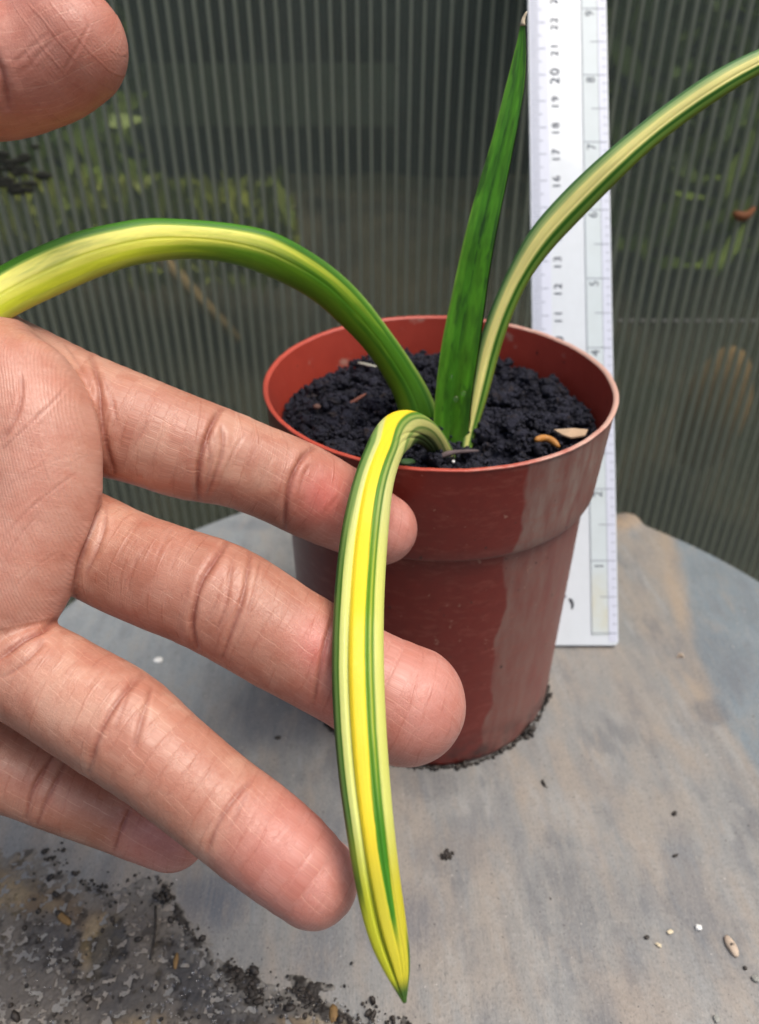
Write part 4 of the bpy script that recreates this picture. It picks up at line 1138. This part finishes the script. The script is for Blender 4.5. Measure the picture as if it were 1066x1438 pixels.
#  crease: points, chain ids it may touch, half width px, depth cm, redness
CREASES = [
    ([(314, 570), (300, 590), (286, 625), (277, 660), (278, 704)], (2,), 5.5, .055, 1.0), ([(308, 592), (314, 612), (312, 640), (300, 672), (288, 704)], (2,), 4, .026, .6),
    ([(296, 592), (290, 618), (296, 650), (286, 690)], (2,), 3.5, .018, .4),
    ([(442, 628), (425, 640), (410, 668), (401, 700), (399, 742)], (2,), 5.5, .050, 1.0), ([(436, 650), (424, 672), (418, 700)], (2,), 3, .012, .3),
    ([(128, 500), (141, 540), (142, 585), (150, 630), (160, 662)], (0, 1, 2), 5, .045, .9), ([(140, 520), (158, 560), (166, 600)], (2, 0), 3, .02, .5),
    ([(146, 560), (152, 590), (148, 620)], (2, 0), 3, .02, .4),
    ([(318, 762), (300, 790), (283, 815), (274, 845), (268, 880), (276, 908)], (3,), 5.5, .055, 1.0), ([(352, 778), (346, 812), (340, 845), (325, 885), (312, 925)], (3,), 4.5, .035, .8),
    ([(330, 775), (322, 810), (318, 850), (300, 895)], (3,), 3.5, .02, .5), ([(366, 785), (358, 830), (345, 870)], (3,), 3, .015, .4),
    ([(141, 700), (136, 725), (125, 755), (112, 790), (103, 832)], (0, 1, 3), 5, .04, 1.0), ([(150, 708), (148, 740), (136, 775), (118, 815)], (3, 0), 4, .026, .7),
    ([(470, 860), (458, 895), (450, 930), (440, 1000)], (3,), 4.5, .028, .7),
    ([(200, 948), (172, 975), (150, 1010), (133, 1045), (124, 1085)], (4,), 6, .036, .8), ([(216, 960), (205, 990), (196, 1020), (186, 1060)], (4,), 5, .024, .6),
    ([(190, 945), (180, 975), (168, 1005), (158, 1030)], (4,), 4, .014, .4),
    ([(360, 1090), (334, 1115), (312, 1145), (297, 1175), (288, 1205)], (4,), 5, .022, .7), ([(350, 1110), (334, 1140), (322, 1165)], (4,), 4, .01, .4),
    ([(78, 1055), (62, 1080), (44, 1110), (36, 1148)], (5,), 4.5, .035, .9), ([(96, 1062), (80, 1095), (62, 1130), (52, 1158)], (5,), 4.5, .03, .8),
    ([(186, 1130), (172, 1160), (158, 1200)], (5,), 4, .025, .8),
    ([(77, 872), (60, 888), (35, 898), (0, 925)], (0, 1, 4), 5, .05, 1.0), ([(58, 892), (62, 905), (30, 935), (0, 955)], (4, 1), 4, .02, .5),
    ([(-5, 640), (20, 615), (50, 588), (80, 560), (98, 535)], (0, 1), 3.5, .022, .45), ([(28, 520), (32, 555), (22, 590), (0, 625)], (0, 1, 2), 4, .028, .5),
    ([(90, 480), (108, 505), (118, 525)], (0, 1, 2), 3.5, .018, .4),
    ([(50, 600), (58, 640), (70, 680)], (0, 1), 3, .012, .3), ([(70, 668), (100, 650), (136, 633)], (0, 1), 2.5, .008, .15),
    ([(0, 760), (30, 725), (70, 690), (120, 655)], (0, 1), 3, .014, .35), ([(0, 690), (40, 660), (90, 640), (136, 632)], (0, 1), 2.5, .008, .2),
    ([(2, 800), (20, 760), (60, 715)], (0, 1), 3, .012, .3), ([(0, 850), (40, 800), (90, 770)], (0, 1), 2.5, .008, .2),
    ([(16, 95), (40, 70), (70, 45)], (6,), 3, .010, .0), ([(28, 108), (52, 80), (90, 40)], (6,), 3, .008, .0), ([(86, 105), (108, 70), (128, 30)], (6,), 3, .010, .0), ([(-5, 80), (5, 110), (10, 150)], (6,), 8, .05, .5)]
# short cross folds on the phalanges
rc = np.random.default_rng(19)
def fold_set(ch, ids, s0, s1, n, wid, depth, red):
    c, r = ch
    for k in range(n):
        v = s0 + (s1 - s0) * (k + rc.uniform(.2, .8)) / n
        i = int(np.clip(v * (len(r) - 1), 1, len(r) - 2))
        px_, py_ = 533 + c[i, 0] / c[i, 2] * F_PX, 719 - c[i, 1] / c[i, 2] * F_PX
        d = c[i + 1, :2] - c[i - 1, :2]; d /= np.linalg.norm(d); nx, ny = d[1], d[0]      # across, in image px
        rp = r[i] / c[i, 2] * F_PX
        a, b = sorted(rc.uniform(-.85, .85, 2))
        if b - a < .5: a, b = a - .3, b + .3
        sk = rc.uniform(-.2, .1)
        pts = [(px_ + nx * rp * q + d[0] * rp * (sk * q + .12 * (q * q)) , py_ + ny * rp * q - d[1] * rp * (sk * q + .12 * q * q)) for q in np.linspace(a, b, 4)]
        CREASES.append((pts, ids, wid * rc.uniform(.7, 1.2), depth * rc.uniform(.4, 1.2), red * rc.uniform(.4, 1.2)))
def long_set(ch, ids, s0, s1, n, wid, depth):
    c, r = ch
    for k in range(n):
        v = rc.uniform(s0, s1); ln = rc.uniform(.05, .13); t0 = rc.uniform(-.65, .85)
        pts = []
        for q in np.linspace(0, 1, 3):
            f_ = np.clip((v + ln * q) * (len(r) - 1), 0, len(r) - 1.001); i = int(f_); w = f_ - i
            cc = c[i] * (1 - w) + c[i + 1] * w; rp = (r[i] * (1 - w) + r[i + 1] * w) / cc[2] * F_PX
            d = c[i + 1, :2] - c[i, :2]; d /= np.linalg.norm(d)
            tt = t0 + .10 * q
            pts.append((533 + cc[0] / cc[2] * F_PX - d[1] * -1 * rp * tt * 1.0, 719 - cc[1] / cc[2] * F_PX + d[0] * rp * tt))
        CREASES.append((pts, ids, wid, depth * rc.uniform(.5, 1.3), -1.0 * rc.uniform(.4, 1.0)))
fold_set(INDEX, (2,), .30, .52, 6, 3, .010, .25); fold_set(INDEX, (2,), .60, .76, 5, 3, .008, .2); fold_set(INDEX, (2,), .80, .98, 3, 3, .006, .15)
fold_set(MIDDLE, (3,), .24, .42, 6, 3, .011, .25); fold_set(MIDDLE, (3,), .54, .70, 5, 3, .008, .2); fold_set(MIDDLE, (3,), .76, .95, 3, 3, .006, .1)
fold_set(RING, (4,), .24, .42, 5, 3, .008, .2); fold_set(RING, (4,), .56, .72, 5, 3, .006, .15); fold_set(RING, (4,), .78, .98, 4, 3, .006, .12)
fold_set(PINKY, (5,), .55, .95, 4, 3, .007, .2)
disp = np.zeros(len(hv)); red = np.zeros(len(hv)); palec = np.zeros(len(hv))
for pts, ids, w, dep, rd in CREASES:
    pa = np.array(pts, float)
    if 0 in ids and dep < .03 and 2 not in ids[2:] and 3 not in ids and 4 not in ids: dep, rd, w = dep * .55, rd * .8, w * .7
    ix = np.nonzero((hpx > pa[:, 0].min() - 30) & (hpx < pa[:, 0].max() + 30) & (hpy > pa[:, 1].min() - 30) & (hpy < pa[:, 1].max() + 30) & np.isin(fid, ids) & (facing > 0))[0]
    if not len(ix): continue
    d, tt = line_dist(pts, ix)
    taper = smooth01(tt, -.02, .18) * smooth01(1 - tt, -.02, .18) if dep < .03 else .55 + .45 * smooth01(tt, 0, .2) * smooth01(1 - tt, 0, .2)
    taper = taper * facing[ix]
    wv = w * .62 * (1 + .5 * (noise2(tt * 7, tt * 0 + w, int(pa[0, 0]) & 255) - .5))
    g = np.exp(-(d / wv) ** 2) * taper
    bulge = np.exp(-((d - 3.0 * wv) / (2.0 * wv)) ** 2) * taper
    if rd >= 0:
        disp[ix] += -dep * g + dep * .38 * bulge
        red[ix] = np.maximum(red[ix], rd * np.exp(-(d / (wv * 1.1)) ** 2) * taper)
    else:
        disp[ix] += -dep * g * .5 + dep * .4 * bulge
        palec[ix] = np.maximum(palec[ix], -rd * g)
lowf = fbm2(fu[:, 0] * 1.5, fu[:, 1] * 1.5, 201, 3) - .5
hv = hv + hn * (np.maximum(disp, -.085) + .035 * lowf)[:, None]
hn = vnormals(hv, hq)
# colour
base = lin(183, 130, 109); pink = lin(200, 135, 123); pale = lin(207, 163, 140); redc = lin(124, 54, 42); brown = lin(148, 92, 68)
hc = np.tile(base, (len(hv), 1))
nz = fbm2(fu[:, 0] * 1.1, fu[:, 1] * 1.1, 211, 4)
hc = hc + (pale - hc) * (.55 * smooth01(nz, .45, .7))[:, None]
hc = hc + (brown - hc) * (.35 * smooth01(fbm2(fu[:, 0] * .8 + 7, fu[:, 1] * .8, 212, 3), .5, .72))[:, None]
tipm = smooth01(along, .74, .92) * (fid >= 2)
hc = hc + (pink - hc) * (.75 * tipm)[:, None]
fl2 = np.exp(-(np.hypot(hpx - 455, hpy - 700) / 42) ** 2) * (fid == 2) + .8 * np.exp(-(np.hypot(hpx - 450, hpy - 905) / 40) ** 2) * (fid == 3)
hc = hc + (lin(206, 108, 100) - hc) * (.7 * fl2 * facing)[:, None]
hc = hc + (lin(204, 150, 131) - hc) * (.65 * (fid < 2))[:, None]
thm = (fid == 6)
hc = hc + (lin(190, 128, 106) - hc) * (.6 * thm)[:, None]
hc = hc + (redc - hc) * (.62 * np.clip(red, 0, 1))[:, None]
hc = hc + (lin(232, 194, 168) - hc) * (.42 * np.clip(palec, 0, 1))[:, None]
t = NT('skin')
fuv = t.attr('fuv').outputs[1]
o = t.obj()
vcn = t.attr('Col')
vc, palm = vcn.outputs[0], vcn.outputs[3]
cells = t.n('ShaderNodeTexVoronoi', {'Vector': t.mapping(fuv, (1.0, .75, 1)), 'Scale': 11.0, 'Randomness': .9}, feature='DISTANCE_TO_EDGE').outputs[0]
cells2 = t.n('ShaderNodeTexVoronoi', {'Vector': fuv, 'Scale': 24.0}, feature='DISTANCE_TO_EDGE').outputs[0]
blot = t.noise(fuv, 2.2, 4, .6)
ridge = t.n('ShaderNodeTexWave', {'Vector': fuv, 'Scale': 6.6, 'Distortion': 3.0, 'Detail': 1.0, 'Detail Scale': .4}, wave_type='BANDS', bands_direction='X').outputs[1]
lw = t.n('ShaderNodeTexWave', {'Vector': t.mapping(fuv, rot=(0, 0, .16)), 'Scale': 2.5, 'Distortion': 2.2, 'Detail': 2.0, 'Detail Scale': .7}, wave_type='BANDS', bands_direction='Y').outputs[1]
lmask = t.ramp(t.noise(t.mapping(fuv, (.9, 5, 1)), 1.3, 3, .6), (.47, 0.0), (.58, 1.0))
pale_l = t.math('MULTIPLY', t.ramp(lw, (.90, 0.0), (.98, 1.0)), lmask)
cw = t.n('ShaderNodeTexWave', {'Vector': t.mapping(fuv, rot=(0, 0, -.12)), 'Scale': 1.25, 'Distortion': 3.5, 'Detail': 2.0, 'Detail Scale': .6}, wave_type='BANDS', bands_direction='X').outputs[1]
cmask = t.ramp(t.noise(t.mapping(fuv, (2.2, .8, 1)), 1.5, 3, .6), (.44, 0.0), (.56, 1.0))
cross_l = t.math('MULTIPLY', t.ramp(cw, (.90, 0.0), (.985, 1.0)), cmask)
c = t.mix(t.math('MULTIPLY', pale_l, t.math('SUBTRACT', .17, t.math('MULTIPLY', palm, .14))), vc, lin(236, 196, 170))
c = t.mix(t.ramp(blot, (.38, .6), (.58, 0.0)), c, t.mix(1.0, c, (.88, .70, .64), 'MULTIPLY'))
pore = t.noise(fuv, 16, 4, .7)
c = t.mix(t.ramp(pore, (.5, 0.0), (.72, .35)), c, t.mix(1.0, c, (1.22, 1.3, 1.34), 'MULTIPLY'))
c = t.mix(t.ramp(pore, (.30, .35), (.48, 0.0)), c, t.mix(1.0, c, (.84, .70, .66), 'MULTIPLY'))
c = t.mix(t.math('MULTIPLY', cross_l, t.math('SUBTRACT', .24, t.math('MULTIPLY', palm, .16))), c, t.mix(1.0, c, (.72, .50, .42), 'MULTIPLY'))
c = t.mix(t.ramp(cells, (0.0, .07), (.12, 0.0)), c, t.mix(1.0, c, (.8, .62, .55), 'MULTIPLY'))
h = t.math('ADD', t.math('MULTIPLY', t.ramp(cells, (0.0, 0.0), (.16, 1.0)), .24), t.math('MULTIPLY', t.math('MULTIPLY', ridge, t.math('ADD', t.ramp(blot, (.4, .15), (.6, 1.0)), palm)), .30))
h = t.math('ADD', h, t.math('MULTIPLY', t.ramp(cells2, (0.0, 0.0), (.2, 1.0)), .25))
h = t.math('ADD', h, t.math('MULTIPLY', pale_l, .3))
h = t.math('SUBTRACT', h, t.math('MULTIPLY', cross_l, t.math('SUBTRACT', .9, t.math('MULTIPLY', palm, .6))))
M_SKIN = t.done(Base_Color=c, Roughness=t.ramp(cells, (0.0, .46), (.2, .38)), Specular_IOR_Level=.5, Normal=t.bump(h, .30, .0002),
                Subsurface_Weight=.16, Subsurface_Radius=(.0036, .0013, .0008), Subsurface_Scale=.5)
hw_ = cam_to_world(hv)
hand_o = P(-70, 700, 14.2)
hand = mesh_obj('person_hand', hw_, hq, M_SKIN, color=np.c_[hc, (fid < 2) * 1.0], vec={'fuv': fu}, origin=hand_o)
tag(hand, 'open hand at left, palm to the viewer, fingers holding the yellow leaf from behind', 'hand')
t = NT('fingernail')
n1 = t.noise(t.obj(), 120, 3)
M_NAIL = t.done(Base_Color=t.mix(n1, lin(214, 160, 146), lin(226, 184, 170)), Roughness=.22, Specular_IOR_Level=.55)
def nail(ch, back, ln=1.0, wid=1.0):
    c, r = ch
    e, rr_ = c[-1], r[-1]
    d = c[-1] - c[-4]; d /= np.linalg.norm(d)
    b = np.asarray(back, float); b -= d * (b @ d); b /= np.linalg.norm(b)
    s = np.cross(d, b)
    V, nu, nw = [], 11, 11
    for layer, off in ((0, 1.035), (1, .955)):
        for w in np.linspace(-.45, .95, nw):
            for u in np.linspace(-1, 1, nu):
                sh = math.sqrt(max(.02, 1 - max(0, abs(2 * (w + .45) / 1.4 - 1)) ** 4))
                an = u * .86 * wid * sh
                rad_ = rr_ * off * (math.sqrt(max(.05, 1 - max(0, w - .1) ** 2 * .8)))
                V.append(e + d * w * rr_ * ln * .9 + rad_ * (math.cos(an) * b + math.sin(an) * s))
    m = nu * nw; q = []
    for i in range(nw - 1):
        for j in range(nu - 1):
            k = i * nu + j
            q.append((k, k + 1, k + nu + 1, k + nu)); q.append((m + k, m + k + nu, m + k + nu + 1, m + k + 1))
    for i in range(nw - 1):
        for j in (0, nu - 1):
            k = i * nu + j; q.append((k, k + nu, m + k + nu, m + k))
    for i in (0, nw - 1):
        for j in range(nu - 1):
            k = i * nu + j; q.append((k, k + 1, m + k + 1, m + k))
    ob = mesh_obj('fingernail', cam_to_world(np.array(V)), q, M_NAIL, hand)
    ob.location = -np.array(hand.location)
    return ob
for ch in (INDEX, MIDDLE, RING, PINKY): nail(ch, (.0, .25, 1))
nail(THUMB, (-.35, .9, .35))['label'] = 'shiny thumbnail on the top of the thumb'
